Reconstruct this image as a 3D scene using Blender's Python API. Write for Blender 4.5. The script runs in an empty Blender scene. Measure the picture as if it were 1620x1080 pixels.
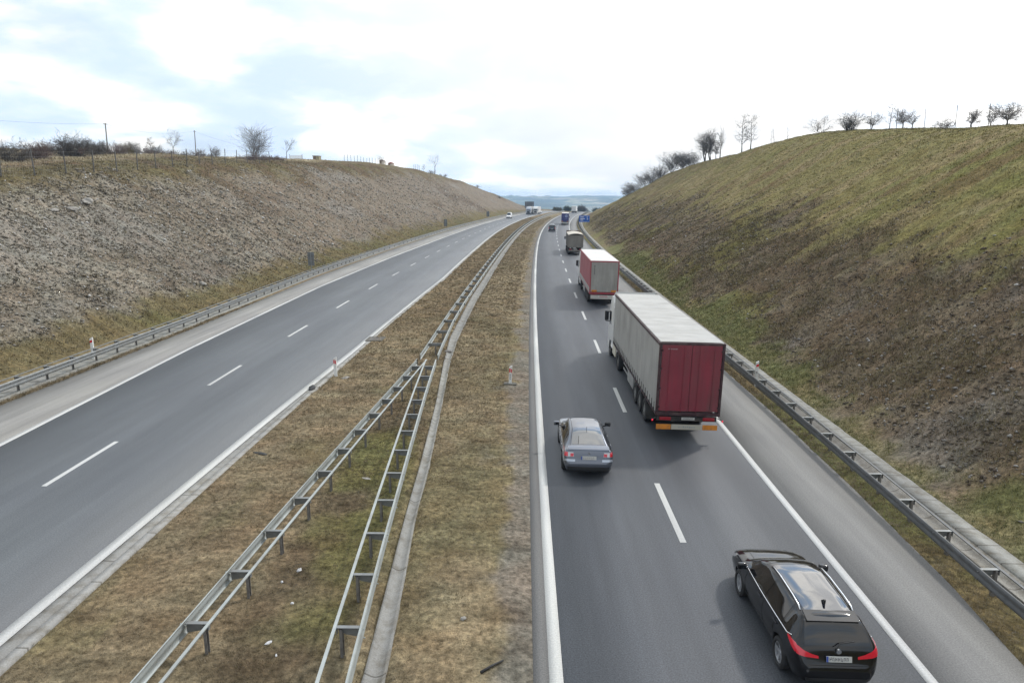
import math, random
import numpy as np

# ------------------------------------------------------------------ road alignment and terrain
CAM_H, FALL = 9.4, 0.022
_TH = [(-60, .008), (0, .012), (26, .0205), (61, .031), (119, .043), (183, .061), (245, .085), (323, .115), (450, .165), (600, .22), (900, .3), (12000, .3)]
_ss = np.arange(-60., 9001., 1.)
_th = np.interp(_ss, [a for a, b in _TH], [b for a, b in _TH])
_bx = np.cumsum(np.sin(_th)); _by = np.cumsum(np.cos(_th))
_bx += .62 - _bx[60]; _by -= _by[60]
_bx += 1.23 - np.interp(30.64, _by, _bx)

def base(s, t):
    th = np.interp(s, _ss, _th)
    return np.interp(s, _ss, _bx) + t * np.cos(th), np.interp(s, _ss, _by) - t * np.sin(th)

def heading(s):
    return float(np.interp(s, _ss, _th))

def lerp_table(tab):
    xs = [a for a, b in tab]; ys = [b for a, b in tab]
    return lambda s: np.interp(s, xs, ys)

_hash = np.random.RandomState(7).rand(257, 257)
def vnoise(x, y):
    xi = np.floor(x).astype(int); yi = np.floor(y).astype(int)
    fx = x - xi; fy = y - yi
    fx = fx * fx * (3 - 2 * fx); fy = fy * fy * (3 - 2 * fy)
    xi %= 256; yi %= 256
    a = _hash[xi, yi]; b = _hash[xi + 1, yi]; c = _hash[xi, yi + 1]; d = _hash[xi + 1, yi + 1]
    return (a * (1 - fx) + b * fx) * (1 - fy) + (c * (1 - fx) + d * fx) * fy * 1.0 - .5

def fbm(x, y, n=4):
    v = 0; a = 1.; k = 1.
    for i in range(n):
        v = v + a * vnoise(x * k + 17.3 * i, y * k + 5.1 * i); a *= .5; k *= 2.03
    return v

def smin(a, b, k):
    h = np.clip(.5 + .5 * (b - a) / k, 0, 1)
    return b * (1 - h) + a * h - k * h * (1 - h)

toe_l = lerp_table([(-60, -26.0), (46, -26.3), (80, -27.2), (115, -27.4), (181, -27.2), (253, -26.5), (9000, -26.2)])
toe_r = lerp_table([(-60, 13.0), (40, 13.1), (9000, 13.1)])
h_l = lerp_table([(-60, 11.), (30, 11.), (56, 11.2), (68, 12.), (84, 13.2), (103, 14.5), (124, 15.9), (140, 16.2), (174, 17.4), (242, 20.6),
                  (285, 21.8), (344, 20.), (386, 17.4), (422, 12.4), (448, 7.8), (470, 4.2), (520, 1.6), (700, .6), (9000, .3)])
h_r = lerp_table([(-60, 14.4), (30, 14.6), (56, 15.4), (69, 16.4), (84, 17.4), (111, 19.4), (131, 20.6), (150, 20.6), (173, 20.1), (215, 20.4),
                  (252, 19.), (270, 15.4), (292, 11.4), (315, 8.4), (360, 5.), (420, 2.5), (700, .6), (9000, .3)])
drop = lerp_table([(-60, 0), (430, 0), (500, -.6), (600, -3), (800, -10), (1200, -24), (2000, -45), (3000, -55), (9000, -55)])
M_L, M_R = 1.6, 1.6

def ground_z(s, t, detail=True):
    s = np.asarray(s, float); t = np.asarray(t, float)
    z = -FALL * np.clip(t, -26, 13) + drop(s)
    far = np.clip((s - 430) / 120, 0, 1)
    dl = toe_l(s) - t; dr = t - toe_r(s)
    wig = .5 * vnoise(s * .08, t * 0) * np.clip(1 - far, 0, 1)
    hl = h_l(s) + wig; hr = h_r(s) + .6 * vnoise(s * .07 + 40, t * 0) * (1 - far)
    def side(d, h, m, rise, k, rise2):
        d0 = np.maximum(d, 0)
        up = d0 * d0 / (d0 + .8) / m
        cr = h * m
        over = np.maximum(d0 - cr, 0)
        plat = h + rise * np.minimum(over, 70) + rise2 * np.maximum(np.minimum(over, 400) - 70, 0)
        return np.maximum(smin(up, plat, np.minimum(k, h * .5)), 0)
    nearness = 1 - far
    z = z + np.where(dl > 0, side(dl, hl, M_L, np.interp(s, [58, 78, 115], [.004, .02, .035]) * nearness, 2.6, .006 * nearness), 0) + np.where(dr > 0, side(dr, hr, M_R, .004, 2.6, .0), 0)
    if detail:
        ampl = np.clip(dl / 3, 0, 1) + np.clip(dr / 3, 0, 1)
        onsl = np.where(dl > 0, np.clip(1.3 - dl / (hl * M_L + 1), 0, 1), np.clip(1.3 - dr / (hr * M_R + 1), 0, 1))
        z = z + ampl * (.9 * fbm(s * .06, t * .06, 3) * .8 + onsl * (.55 * fbm(s * .33, t * .11 + s * .05, 3) + .32 * fbm(s * 1.1, t * .6, 3)) + .13 * fbm(s * 2.7 + 9, t * 2.2, 2))
        # verge and median: the sheet lies a little under the paving and swells up beside it
        med = np.clip((t + 10.9) / .5, 0, 1) * np.clip((-.45 - t) / .6, 0, 1)
        z = z + med * (.05 * fbm(s * .7, t * .7, 3) + .04 * fbm(s * 3.1, t * 3.1, 2) + .03)
        # valley floor swell
        z = z + far * np.clip((s - 600) / 1500, 0, 1) * 14 * fbm(s * .0016, t * .0016, 3) * np.clip(np.abs(t) / 200, .1, 1)
    return z

def at(s, t, h=0.):
    """point on the paved cross-fall plane"""
    x, y = base(s, t)
    return x, y, -FALL * np.clip(t, -26, 13) + drop(s) + h

def on_ground(s, t, h=0.):
    x, y = base(s, t)
    return float(x), float(y), float(ground_z(s, t)) + h

import bpy, bmesh
from mathutils import Vector, Matrix
from mathutils.bvhtree import BVHTree
PI = math.pi
scene = bpy.context.scene
COL = scene.collection
rng = np.random.RandomState(11)
random.seed(5)

# ------------------------------------------------------------------ materials
def new_mat(name):
    m = bpy.data.materials.new(name); m.use_nodes = True
    nt = m.node_tree
    return m, nt, nt.nodes['Principled BSDF']

def N(nt, typ, **kw):
    n = nt.nodes.new(typ)
    for k, v in kw.items():
        if k.startswith('i_'):
            n.inputs[k[2:]].default_value = v
        else:
            setattr(n, k, v)
    return n

def L(nt, a, b): nt.links.new(a, b)

def ramp(nt, stops):
    r = nt.nodes.new('ShaderNodeValToRGB'); e = r.color_ramp.elements
    while len(e) < len(stops): e.new(.5)
    for k, (p, c) in enumerate(stops):
        e[k].position = p; e[k].color = (*c, 1) if len(c) == 3 else c
    return r

def noise(nt, vec, scale, detail=4, rough=.55, dist=0.):
    n = N(nt, 'ShaderNodeTexNoise'); n.inputs['Scale'].default_value = scale
    n.inputs['Detail'].default_value = detail; n.inputs['Roughness'].default_value = rough
    n.inputs['Distortion'].default_value = dist
    if vec is not None: L(nt, vec, n.inputs['Vector'])
    return n

def mapping(nt, vec, sc):
    m = N(nt, 'ShaderNodeMapping'); m.inputs['Scale'].default_value = sc; L(nt, vec, m.inputs['Vector']); return m.outputs[0]

def mixc(nt, fac, a, b, mode='MIX'):
    m = N(nt, 'ShaderNodeMix', data_type='RGBA', blend_type=mode)
    for sock, v in ((m.inputs['Factor'], fac), (m.inputs[6], a), (m.inputs[7], b)):
        if isinstance(v, (int, float)): sock.default_value = v
        elif isinstance(v, tuple): sock.default_value = (*v, 1) if len(v) == 3 else v
        else: L(nt, v, sock)
    return m.outputs[2]

def bump(nt, bsdf, h, strength=.3, dist=.02):
    b = N(nt, 'ShaderNodeBump'); b.inputs['Strength'].default_value = strength; b.inputs['Distance'].default_value = dist
    L(nt, h, b.inputs['Height']); L(nt, b.outputs[0], bsdf.inputs['Normal'])

def simple(name, col, rough=.5, metal=0., var=.18, scale=3., bumpy=0., coat=0., spec=.5, dirt=None, dscale=1.5):
    """colour with a gentle cloudy variation, optional grime patches and fine relief"""
    m, nt, b = new_mat(name)
    tc = N(nt, 'ShaderNodeTexCoord')
    n = noise(nt, tc.outputs['Object'], scale, 6)
    r = ramp(nt, [(.3, tuple(c * (1 - var) for c in col)), (.7, tuple(min(1, c * (1 + var)) for c in col))])
    L(nt, n.outputs[0], r.inputs[0])
    out = r.outputs[0]
    if dirt:
        n2 = noise(nt, tc.outputs['Object'], dscale, 8, .65)
        r2 = ramp(nt, [(.48, (0, 0, 0)), (.72, (.8, .8, .8))]); L(nt, n2.outputs[0], r2.inputs[0])
        out = mixc(nt, r2.outputs[0], out, dirt)
    L(nt, out, b.inputs['Base Color'])
    b.inputs['Roughness'].default_value = rough; b.inputs['Metallic'].default_value = metal
    b.inputs['Coat Weight'].default_value = coat; b.inputs['Coat Roughness'].default_value = .06
    b.inputs['Specular IOR Level'].default_value = spec
    if bumpy:
        n3 = noise(nt, tc.outputs['Object'], scale * 14, 5); bump(nt, b, n3.outputs[0], bumpy, .01)
    return m

# ------------------------------------------------------------------ object helpers
def link(o, parent=None):
    COL.objects.link(o)
    if parent is not None: o.parent = parent
    return o

def tag(o, label=None, cat=None, group=None, kind=None):
    if label: o['label'] = label
    if cat: o['category'] = cat
    if group: o['group'] = group
    if kind: o['kind'] = kind
    return o

def empty(name, loc=(0, 0, 0), rot=(0, 0, 0)):
    o = bpy.data.objects.new(name, None); o.location = loc; o.rotation_euler = rot; o.empty_display_size = .3
    return link(o)

def finish(me, smooth):
    if smooth:
        me.polygons.foreach_set('use_smooth', [True] * len(me.polygons))
        if smooth is not True: me.set_sharp_from_angle(angle=math.radians(smooth))
    me.update()

class MB:
    """collects shapes and links them as ONE mesh object"""
    def __init__(s): s.v = []; s.f = []; s.m = []
    def add(s, vs, fs, mi=0):
        o = len(s.v); s.v += [tuple(map(float, p)) for p in vs]; s.f += [tuple(o + i for i in q) for q in fs]; s.m += [mi] * len(fs); return s
    def box(s, c, d, mi=0, rot=None, taper=None, bevel=0.):
        bm = bmesh.new(); bmesh.ops.create_cube(bm, size=1.)
        for v in bm.verts:
            v.co = Vector((v.co.x * d[0], v.co.y * d[1], v.co.z * d[2]))
            if taper and v.co.z > 0: v.co.x *= taper[0]; v.co.y *= taper[1]
        if bevel: bmesh.ops.bevel(bm, geom=bm.edges[:], offset=bevel, segments=2, affect='EDGES', profile=.5)
        R = Matrix.Identity(3)
        if rot: 
            from mathutils import Euler
            R = Euler(rot).to_matrix()
        bm.verts.index_update()
        s.add([Vector(c) + R @ v.co for v in bm.verts], [[v.index for v in f.verts] for f in bm.faces], mi); bm.free(); return s
    def cyl(s, p0, p1, r0, r1=None, n=12, mi=0, cap=True):
        p0 = Vector(p0); p1 = Vector(p1); r1 = r0 if r1 is None else r1
        d = (p1 - p0).normalized(); a = d.orthogonal().normalized(); b = d.cross(a)
        vs = [p0 + (a * math.cos(2 * PI * k / n) + b * math.sin(2 * PI * k / n)) * r0 for k in range(n)]
        vs += [p1 + (a * math.cos(2 * PI * k / n) + b * math.sin(2 * PI * k / n)) * r1 for k in range(n)]
        fs = [(k, (k + 1) % n, n + (k + 1) % n, n + k) for k in range(n)]
        if cap: fs += [tuple(range(n - 1, -1, -1)), tuple(range(n, 2 * n))]
        return s.add(vs, fs, mi)
    def tube(s, pts, r, n=6, mi=0):
        pts = [Vector(p) for p in pts]; vs = []; fs = []
        a = None
        for i, p in enumerate(pts):
            d = (pts[min(i + 1, len(pts) - 1)] - pts[max(i - 1, 0)]).normalized()
            a = d.orthogonal().normalized() if a is None else (a - d * a.dot(d)).normalized()
            b = d.cross(a); rr = r[i] if hasattr(r, '__len__') else r
            vs += [p + (a * math.cos(2 * PI * k / n) + b * math.sin(2 * PI * k / n)) * rr for k in range(n)]
        for i in range(len(pts) - 1):
            fs += [(i * n + k, i * n + (k + 1) % n, (i + 1) * n + (k + 1) % n, (i + 1) * n + k) for k in range(n)]
        fs += [tuple(range(n - 1, -1, -1)), tuple((len(pts) - 1) * n + k for k in range(n))]
        return s.add(vs, fs, mi)
    def lathe(s, prof, axis_o, axis='x', n=28, mi=0):
        """prof: (offset along axis, radius) closed loop"""
        vs = []; k0 = len(prof)
        for j in range(n):
            a = 2 * PI * j / n
            for (u, r) in prof:
                q = (u, r * math.cos(a), r * math.sin(a)) if axis == 'x' else ((r * math.cos(a), r * math.sin(a), u) if axis == 'z' else (r * math.cos(a), u, r * math.sin(a)))
                vs.append(Vector(axis_o) + Vector(q))
        fs = []
        for j in range(n):
            for k in range(k0):
                fs.append((j * k0 + k, j * k0 + (k + 1) % k0, ((j + 1) % n) * k0 + (k + 1) % k0, ((j + 1) % n) * k0 + k))
        return s.add(vs, fs, mi)
    def prism(s, poly, fn, a, b, mi=0):
        """poly: 2-d outline; fn(u, v, w) -> point; extruded from w=a to w=b"""
        n = len(poly)
        vs = [fn(u, v, a) for u, v in poly] + [fn(u, v, b) for u, v in poly]
        fs = [(k, (k + 1) % n, n + (k + 1) % n, n + k) for k in range(n)] + [tuple(range(n - 1, -1, -1)), tuple(range(n, 2 * n))]
        return s.add(vs, fs, mi)
    def build(s, name, mats, parent=None, smooth=35, loc=None, rot=None, fixn=True):
        me = bpy.data.meshes.new(name); me.from_pydata(s.v, [], s.f)
        for m in (mats if isinstance(mats, (list, tuple)) else [mats]): me.materials.append(m)
        if any(s.m): me.polygons.foreach_set('material_index', s.m)
        if fixn:
            bm = bmesh.new(); bm.from_mesh(me); bmesh.ops.recalc_face_normals(bm, faces=bm.faces); bm.to_mesh(me); bm.free()
        finish(me, smooth)
        o = bpy.data.objects.new(name, me)
        if loc is not None: o.location = loc
        if rot is not None: o.rotation_euler = rot
        return link(o, parent)

def raw_mesh(name, verts, faces, mats, smooth=False, attr=None, uv=None, parent=None):
    """fast path: numpy verts (n,3) and faces (m,3|4)"""
    me = bpy.data.meshes.new(name); nf, k = faces.shape
    me.vertices.add(len(verts)); me.vertices.foreach_set('co', np.ascontiguousarray(verts, np.float32).ravel())
    me.loops.add(nf * k); me.loops.foreach_set('vertex_index', np.ascontiguousarray(faces, np.int32).ravel())
    me.polygons.add(nf); me.polygons.foreach_set('loop_start', np.arange(0, nf * k, k, dtype=np.int32))
    me.update(calc_edges=True)
    for m in (mats if isinstance(mats, (list, tuple)) else [mats]): me.materials.append(m)
    if smooth: me.polygons.foreach_set('use_smooth', np.ones(nf, bool))
    if attr:
        for nm, c in attr.items():
            a = me.color_attributes.new(nm, 'FLOAT_COLOR', 'POINT')
            c4 = np.ones((len(verts), 4), np.float32); c4[:, :3] = c; a.data.foreach_set('color', c4.ravel())
    if uv is not None:
        u = me.uv_layers.new(name='UVMap'); u.data.foreach_set('uv', np.ascontiguousarray(uv[faces.ravel()], np.float32).ravel())
    me.validate(); me.update()
    return link(bpy.data.objects.new(name, me), parent)

def grid_faces(nr, nc):
    i = np.arange(nr - 1)[:, None] * nc + np.arange(nc - 1)[None]
    return np.stack([i, i + 1, i + nc + 1, i + nc], -1).reshape(-1, 4)

def copy_tree(o, parent=None):
    c = o.copy(); link(c, parent)
    for ch in list(o.children): copy_tree(ch, c)
    return c

# ------------------------------------------------------------------ camera, sun, sky
cam_d = bpy.data.cameras.new('camera'); cam = bpy.data.objects.new('camera', cam_d); link(cam)
cam.location = (0, 0, CAM_H)
cam.rotation_euler = (PI / 2 - math.atan((540 - 312) / 1090.), 0, 0)
cam_d.sensor_width = 36.; cam_d.lens = 36. * 1090 / 1620
cam_d.clip_start = .1; cam_d.clip_end = 20000
scene.camera = cam

SUN_DIR = Vector((3.2, 3.0, 4.0)).normalized()
sd = bpy.data.lights.new('sun', 'SUN'); sd.energy = 2.2; sd.angle = math.radians(4); sd.color = (1, .95, .88)
so = bpy.data.objects.new('sun', sd); link(so); so.location = (0, 0, 60)
so.rotation_euler = (-SUN_DIR).to_track_quat('-Z', 'Y').to_euler()

w = bpy.data.worlds.new('World'); scene.world = w; w.use_nodes = True
nt = w.node_tree; bg = nt.nodes['Background']; bg.inputs['Strength'].default_value = .1
sky = N(nt, 'ShaderNodeTexSky', sky_type='NISHITA'); sky.sun_disc = False
sky.sun_elevation = math.asin(SUN_DIR.z); sky.sun_rotation = math.atan2(SUN_DIR.x, SUN_DIR.y)
sky.air_density = 1.; sky.dust_density = 2.5; sky.ozone_density = 1.
tc = N(nt, 'ShaderNodeTexCoord')
sep = N(nt, 'ShaderNodeSeparateXYZ'); L(nt, tc.outputs['Generated'], sep.inputs[0])
zz = N(nt, 'ShaderNodeMath', operation='ADD'); zz.inputs[1].default_value = .26; L(nt, sep.outputs[2], zz.inputs[0])
zm = N(nt, 'ShaderNodeMath', operation='MAXIMUM'); zm.inputs[1].default_value = .03; L(nt, zz.outputs[0], zm.inputs[0])
dx = N(nt, 'ShaderNodeMath', operation='DIVIDE'); L(nt, sep.outputs[0], dx.inputs[0]); L(nt, zm.outputs[0], dx.inputs[1])
dy = N(nt, 'ShaderNodeMath', operation='DIVIDE'); L(nt, sep.outputs[1], dy.inputs[0]); L(nt, zm.outputs[0], dy.inputs[1])
cmb = N(nt, 'ShaderNodeCombineXYZ'); L(nt, dx.outputs[0], cmb.inputs[0]); L(nt, dy.outputs[0], cmb.inputs[1])
offs = N(nt, 'ShaderNodeVectorMath', operation='ADD'); offs.inputs[1].default_value = (5.2, 2.6, 0.); L(nt, cmb.outputs[0], offs.inputs[0])
cov = noise(nt, offs.outputs[0], 1.15, 9, .52, .1)        # where cloud covers the blue
sh = noise(nt, offs.outputs[0], 2.5, 10, .52, .15)          # grey bellies against bright tops
covr = ramp(nt, [(.36, (.84, .84, .84)), (.52, (1, 1, 1))]); L(nt, cov.outputs[0], covr.inputs[0])
# the cloud deck thins to a bright veil towards the sun
dot = N(nt, 'ShaderNodeVectorMath', operation='DOT_PRODUCT'); L(nt, tc.outputs['Generated'], dot.inputs[0]); dot.inputs[1].default_value = tuple(SUN_DIR)
gl = N(nt, 'ShaderNodeMapRange'); L(nt, dot.outputs['Value'], gl.inputs[0]); gl.inputs[1].default_value = .40; gl.inputs[2].default_value = .72
gl.interpolation_type = 'SMOOTHSTEP'
shr = ramp(nt, [(.38, (8.9, 10.7, 13.0)), (.47, (10.1, 11.7, 13.4)), (.525, (12.0, 12.9, 13.6)), (.57, (14.6, 14.5, 14.2))]); L(nt, sh.outputs[0], shr.inputs[0])
cl0 = mixc(nt, gl.outputs[0], shr.outputs[0], (13., 13., 12.9))
gl2 = N(nt, 'ShaderNodeMapRange'); L(nt, dot.outputs['Value'], gl2.inputs[0]); gl2.inputs[1].default_value = .66; gl2.inputs[2].default_value = .99; gl2.interpolation_type = 'SMOOTHSTEP'
veil = ramp(nt, [(.40, (12, 17, 24)), (.47, (18, 21, 25)), (.53, (40, 39, 37)), (.62, (26, 26, 26))]); L(nt, sh.outputs[0], veil.inputs[0])
cl = mixc(nt, gl2.outputs[0], cl0, veil.outputs[0])          # bright veil round the hidden sun
cv2 = N(nt, 'ShaderNodeMath', operation='MAXIMUM'); L(nt, covr.outputs[0], cv2.inputs[0]); L(nt, gl.outputs[0], cv2.inputs[1])
skyc = mixc(nt, cv2.outputs[0], sky.outputs[0], cl)
L(nt, skyc, bg.inputs['Color'])

vs_ = scene.view_settings; vs_.view_transform = 'Standard'; vs_.look = 'None'; vs_.exposure = -.22; vs_.gamma = 1
scene.cycles.use_denoising = True
scene.cycles.max_bounces = 6; scene.cycles.volume_bounces = 1

# ------------------------------------------------------------------ the land
def terrain_material():
    m, nt, b = new_mat('earth_and_dry_grass')
    at_ = N(nt, 'ShaderNodeVertexColor', layer_name='albedo')
    uv = N(nt, 'ShaderNodeUVMap', uv_map='UVMap').outputs[0]
    fine = noise(nt, uv, 5.5, 8, .68); mid = noise(nt, mapping(nt, uv, (.55, 1.25, 1)), 1.1, 6, .62); hue = noise(nt, uv, .55, 5, .6)
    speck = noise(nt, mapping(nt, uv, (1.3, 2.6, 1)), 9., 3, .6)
    r1 = ramp(nt, [(.33, (.45, .44, .42)), (.5, (1, 1, 1)), (.67, (1.65, 1.62, 1.58))]); L(nt, fine.outputs[0], r1.inputs[0])
    r2 = ramp(nt, [(.32, (.66, .64, .62)), (.68, (1.32, 1.32, 1.32))]); L(nt, mid.outputs[0], r2.inputs[0])
    r3 = ramp(nt, [(.35, (1.05, .98, .92)), (.65, (.96, 1.01, 1.0))]); L(nt, hue.outputs[0], r3.inputs[0])
    r4 = ramp(nt, [(.37, (.34, .32, .30)), (.43, (1, 1, 1))]); L(nt, speck.outputs[0], r4.inputs[0])  # dark flecks: low plants, and the shade of small clumps painted in
    c = mixc(nt, 1., at_.outputs[0], r1.outputs[0], 'MULTIPLY'); c = mixc(nt, 1., c, r2.outputs[0], 'MULTIPLY')
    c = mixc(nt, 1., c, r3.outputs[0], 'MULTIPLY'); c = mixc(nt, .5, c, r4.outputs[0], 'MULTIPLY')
    L(nt, c, b.inputs['Base Color']); b.inputs['Roughness'].default_value = 1; b.inputs['Specular IOR Level'].default_value = .1
    hsum = N(nt, 'ShaderNodeMath', operation='ADD'); L(nt, fine.outputs[0], hsum.inputs[0]); L(nt, mid.outputs[0], hsum.inputs[1])
    bump(nt, b, hsum.outputs[0], .75, .12)
    return m

def col(*c): return np.array(c)[None, None, :]
def blend(a, b, w_): return a * (1 - w_[..., None]) + b * w_[..., None]
def sst(x, a, b):
    q = np.clip((x - a) / (b - a), 0, 1); return q * q * (3 - 2 * q)

def land_zones(S, T):
    """what covers the ground at each point: returns albedo, grassiness, stoniness"""
    n1 = fbm(S * .045, T * .07, 4); n2 = fbm(S * .21 + 3, T * .26, 4); n3 = fbm(S * .9, T * .9, 3)
    stre = fbm(S * .5, T * .09 + S * .07, 4)
    dl = toe_l(S) - T; dr = T - toe_r(S)
    ql = dl / (h_l(S) * M_L + .5); qr = dr / (h_r(S) * M_R + .5)
    A = np.zeros(S.shape + (3,)); 
    # median and verges: tan winter turf
    straw = col(.225, .183, .118); olive = col(.15, .13, .072); brown = col(.16, .125, .082); dirt = col(.165, .148, .125)
    med = blend(blend(straw, brown, sst(n2 + .6 * n3, -.12, .30)), olive, .75 * sst(n1 + .6 * n2, .12, .5))
    lefthalf = sst(-T, 4.6, 6.2)
    med = blend(med, blend(brown, olive, sst(n2, .05, .3)), .55 * lefthalf * sst(30 - S, -12, 10))
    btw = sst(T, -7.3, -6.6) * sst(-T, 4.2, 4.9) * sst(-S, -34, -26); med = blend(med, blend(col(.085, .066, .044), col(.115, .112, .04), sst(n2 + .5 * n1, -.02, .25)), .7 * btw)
    med = blend(med, col(.17, .124, .072), .5 * lefthalf * sst(S, 35, 60))
    strip = sst(T, -1.75, -.6) + .9 * n3 + .5 * n2
    med = blend(med, dirt, sst(strip, .25, .75) * sst(T, -2.7, -1.5) * .95)
    A[:] = med; grass = np.ones(S.shape) * (1 - sst(strip, .25, .75)); stone = np.zeros(S.shape)
    # left cutting
    gb = blend(col(.14, .115, .062), col(.12, .108, .05), sst(n2, -.1, .2)); scree = blend(col(.215, .195, .162), col(.165, .143, .114), sst(n2 + .4 * n3, -.15, .25))
    scree = blend(scree, col(.18, .15, .118), sst(S, 60, 110)[...] * .85)
    scree = blend(scree, col(.20, .19, .176), sst(fbm(S * .05 + 8, T * .16, 3), .16, .45) * .55)
    scree = blend(scree, col(.125, .097, .072), sst(n1 + .5 * n2, .10, .5) * .8)
    lo = sst(ql + .10 * n2 + .06 * n3, .07, .19); hi = sst(ql + .22 * n1 + .16 * n2 + .06 * n3, .70, .93)
    Lc = blend(blend(gb, scree, lo), blend(col(.128, .108, .056), col(.12, .088, .056), sst(n2, -.1, .2)), hi)
    field = blend(col(.34, .29, .20), col(.22, .185, .11), sst(n1 + n2, -.2, .35))
    Lc = blend(Lc, field, sst(dl - h_l(S) * M_L, 2.5, 7))
    wl = sst(dl, -.6, .3); A = blend(A, Lc, wl)
    grass = grass * (1 - wl) + wl * (1 - lo * (1 - hi)); stone = stone + wl * lo * (1 - hi)
    # right cutting
    toe = blend(col(.15, .152, .066), col(.19, .165, .09), sst(n2, -.05, .25)); earth = blend(col(.118, .089, .058), col(.15, .12, .084), sst(n2 + .5 * n3, -.05, .35)); earth = blend(earth, col(.148, .10, .062), .6 * sst(n1 - .4 * n2, .05, .4))
    earth = blend(earth, col(.15, .138, .125), sst(fbm(S * .16 + 31, T * .2, 3) + .35 * sst(-S, -34, -24) - .18, .16, .42) * .6)
    moss = sst(fbm(S * .10 + 11, T * .22 + S * .03, 4) + .25 * n3, .11, .33)
    earth = blend(earth, col(.142, .13, .042), moss * .8)
    turf = blend(col(.188, .164, .068), col(.225, .183, .095), sst(stre, -.1, .22)); turf = blend(turf, col(.158, .15, .052), sst(n1 + n2, .0, .45))
    turf = blend(turf, col(.15, .098, .05), sst(stre + n2, .25, .6) * .7)
    bnd = .45 + .16 * fbm(S * .03 + 2, T * 0 + .5, 3) + .16 * stre + .12 * n2 - .03 * sst(S, 90, 190)
    up = sst(qr - bnd + .10 * n3, -.15, .13)
    tl = sst(qr + .12 * n2 + .07 * n3, .035, .12)
    Rc = blend(blend(toe, earth, tl), turf, up)
    Rc = blend(Rc, blend(earth, turf, sst(stre, -.1, .1)), sst(S, 120, 200) * .7)
    wr = sst(dr, -.5, .2); A = blend(A, Rc, wr)
    grass = grass * (1 - wr) + wr * np.maximum(up, 1 - tl); stone = stone + wr * tl * (1 - up)
    # verge between shoulder and concrete on the right, fringe on the left
    vr = sst(T, 9.4, 9.9) * (1 - wr); A = blend(A, blend(col(.15, .118, .06), col(.1, .1, .04), sst(n2, 0, .3)), vr)
    # far valley fields
    fv = sst(S, 480, 620); fld = blend(col(.16, .17, .07), col(.2, .16, .09), sst(fbm(S * .004, T * .004, 3), -.1, .1))
    A = blend(A, fld, fv)
    return A, np.clip(grass, 0, 1), np.clip(stone, 0, 1)

s_rows = [-60., -40, -25, -12, -5, 0, 4]
while s_rows[-1] < 470: s_rows.append(s_rows[-1] + max(.16, .0085 * s_rows[-1]))
while s_rows[-1] < 7600: s_rows.append(s_rows[-1] * 1.06)
t_cols = np.concatenate([-np.geomspace(3200, 140, 14), np.arange(-120, -76, 4.), np.arange(-76, -24.2, .36), np.linspace(-24, -11.3, 9), np.arange(-11, -.3, .16),
                         np.linspace(0, 9.6, 6), np.arange(9.8, 14, .25), np.arange(14.2, 62, .36), np.arange(63, 100, 4.), np.geomspace(110, 1400, 10)])
S, T = np.meshgrid(np.array(s_rows), t_cols, indexing='ij')
X, Y = base(S, T); Z = ground_z(S, T)
def under_paving(S, T, Z):
    cover = ((T > lout(S) + .02) & (T < gut_l(S) - .05)) | ((T > -.42) & (T < rout(S) - .05))
    chan = (T > 11.5) & (T < 12.7)
    mg = (T > chan_l(S) - .06) & (T < chan_r(S) + .06)
    return Z - .10 * cover - .16 * chan - .10 * mg

lleft = lerp_table([(-60, -19.6), (10, -19.6), (24, -20.05), (40, -20.95), (69, -21.9), (106, -21.9), (138, -21.5), (226, -21.2), (300, -20.8), (400, -20.5), (9000, -20.5)])
ldash = lerp_table([(-60, -15.8), (20, -16.0), (33, -16.2), (45, -16.4), (58, -16.55), (75, -16.75), (100, -16.8), (200, -16.7), (300, -16.7), (9000, -16.6)])
lright = lerp_table([(-60, -11.9), (13, -11.84), (26, -11.63), (41, -11.27), (58, -11.05), (79, -10.75), (130, -11.3), (183, -12.0), (300, -12.6), (9000, -12.6)])
gut_l = lerp_table([(-60, -11.0), (12, -10.94), (30, -10.8), (47, -10.7), (68, -10.45), (79, -10.25), (130, -10.8), (183, -11.5), (300, -12.1), (9000, -12.1)])
lrail = lerp_table([(-60, -23.7), (28, -23.85), (46, -24.05), (78, -25.15), (115, -25.35), (181, -25.2), (253, -24.5), (400, -24.2), (9000, -24.2)])
lout = lambda s: lrail(s) + .34
rdash = lerp_table([(-60, 3.8), (18, 3.84), (32, 3.9), (45, 4.0), (80, 4.06), (120, 4.15), (185, 4.2), (9000, 4.2)])
rright = lerp_table([(-60, 7.5), (12, 7.59), (18, 7.68), (29, 7.83), (60, 7.95), (256, 8.0), (9000, 8.1)])
rout = lerp_table([(-60, 9.6), (13, 9.85), (16, 10.2), (22, 10.5), (30, 10.7), (84, 10.68), (9000, 10.7)])
rrail = lerp_table([(-60, 10.3), (15, 10.5), (20, 10.66), (30, 10.9), (40, 11.0), (9000, 11.1)])
chan_l = lerp_table([(-60, -3.4), (12, -3.82), (15, -3.97), (19, -4.17), (23, -4.33), (30, -4.7), (38, -5.3), (45, -5.75), (65, -6.0), (80, -5.95), (9000, -5.75)])
chan_r = lerp_table([(-60, -3.0), (12, -3.38), (15, -3.57), (18.5, -3.83), (23, -4.0), (30, -4.41), (38, -4.95), (45, -5.2), (61, -5.31), (75, -5.23), (9000, -5.1)])
A, GR, ST = land_zones(S, T)
Z2 = under_paving(S, T, Z)
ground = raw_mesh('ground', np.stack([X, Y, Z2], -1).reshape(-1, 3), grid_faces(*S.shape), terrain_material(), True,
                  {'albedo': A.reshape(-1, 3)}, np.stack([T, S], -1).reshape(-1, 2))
tag(ground, 'winter grass median and stony cutting slopes either side of the motorway', kind='structure')

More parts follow.
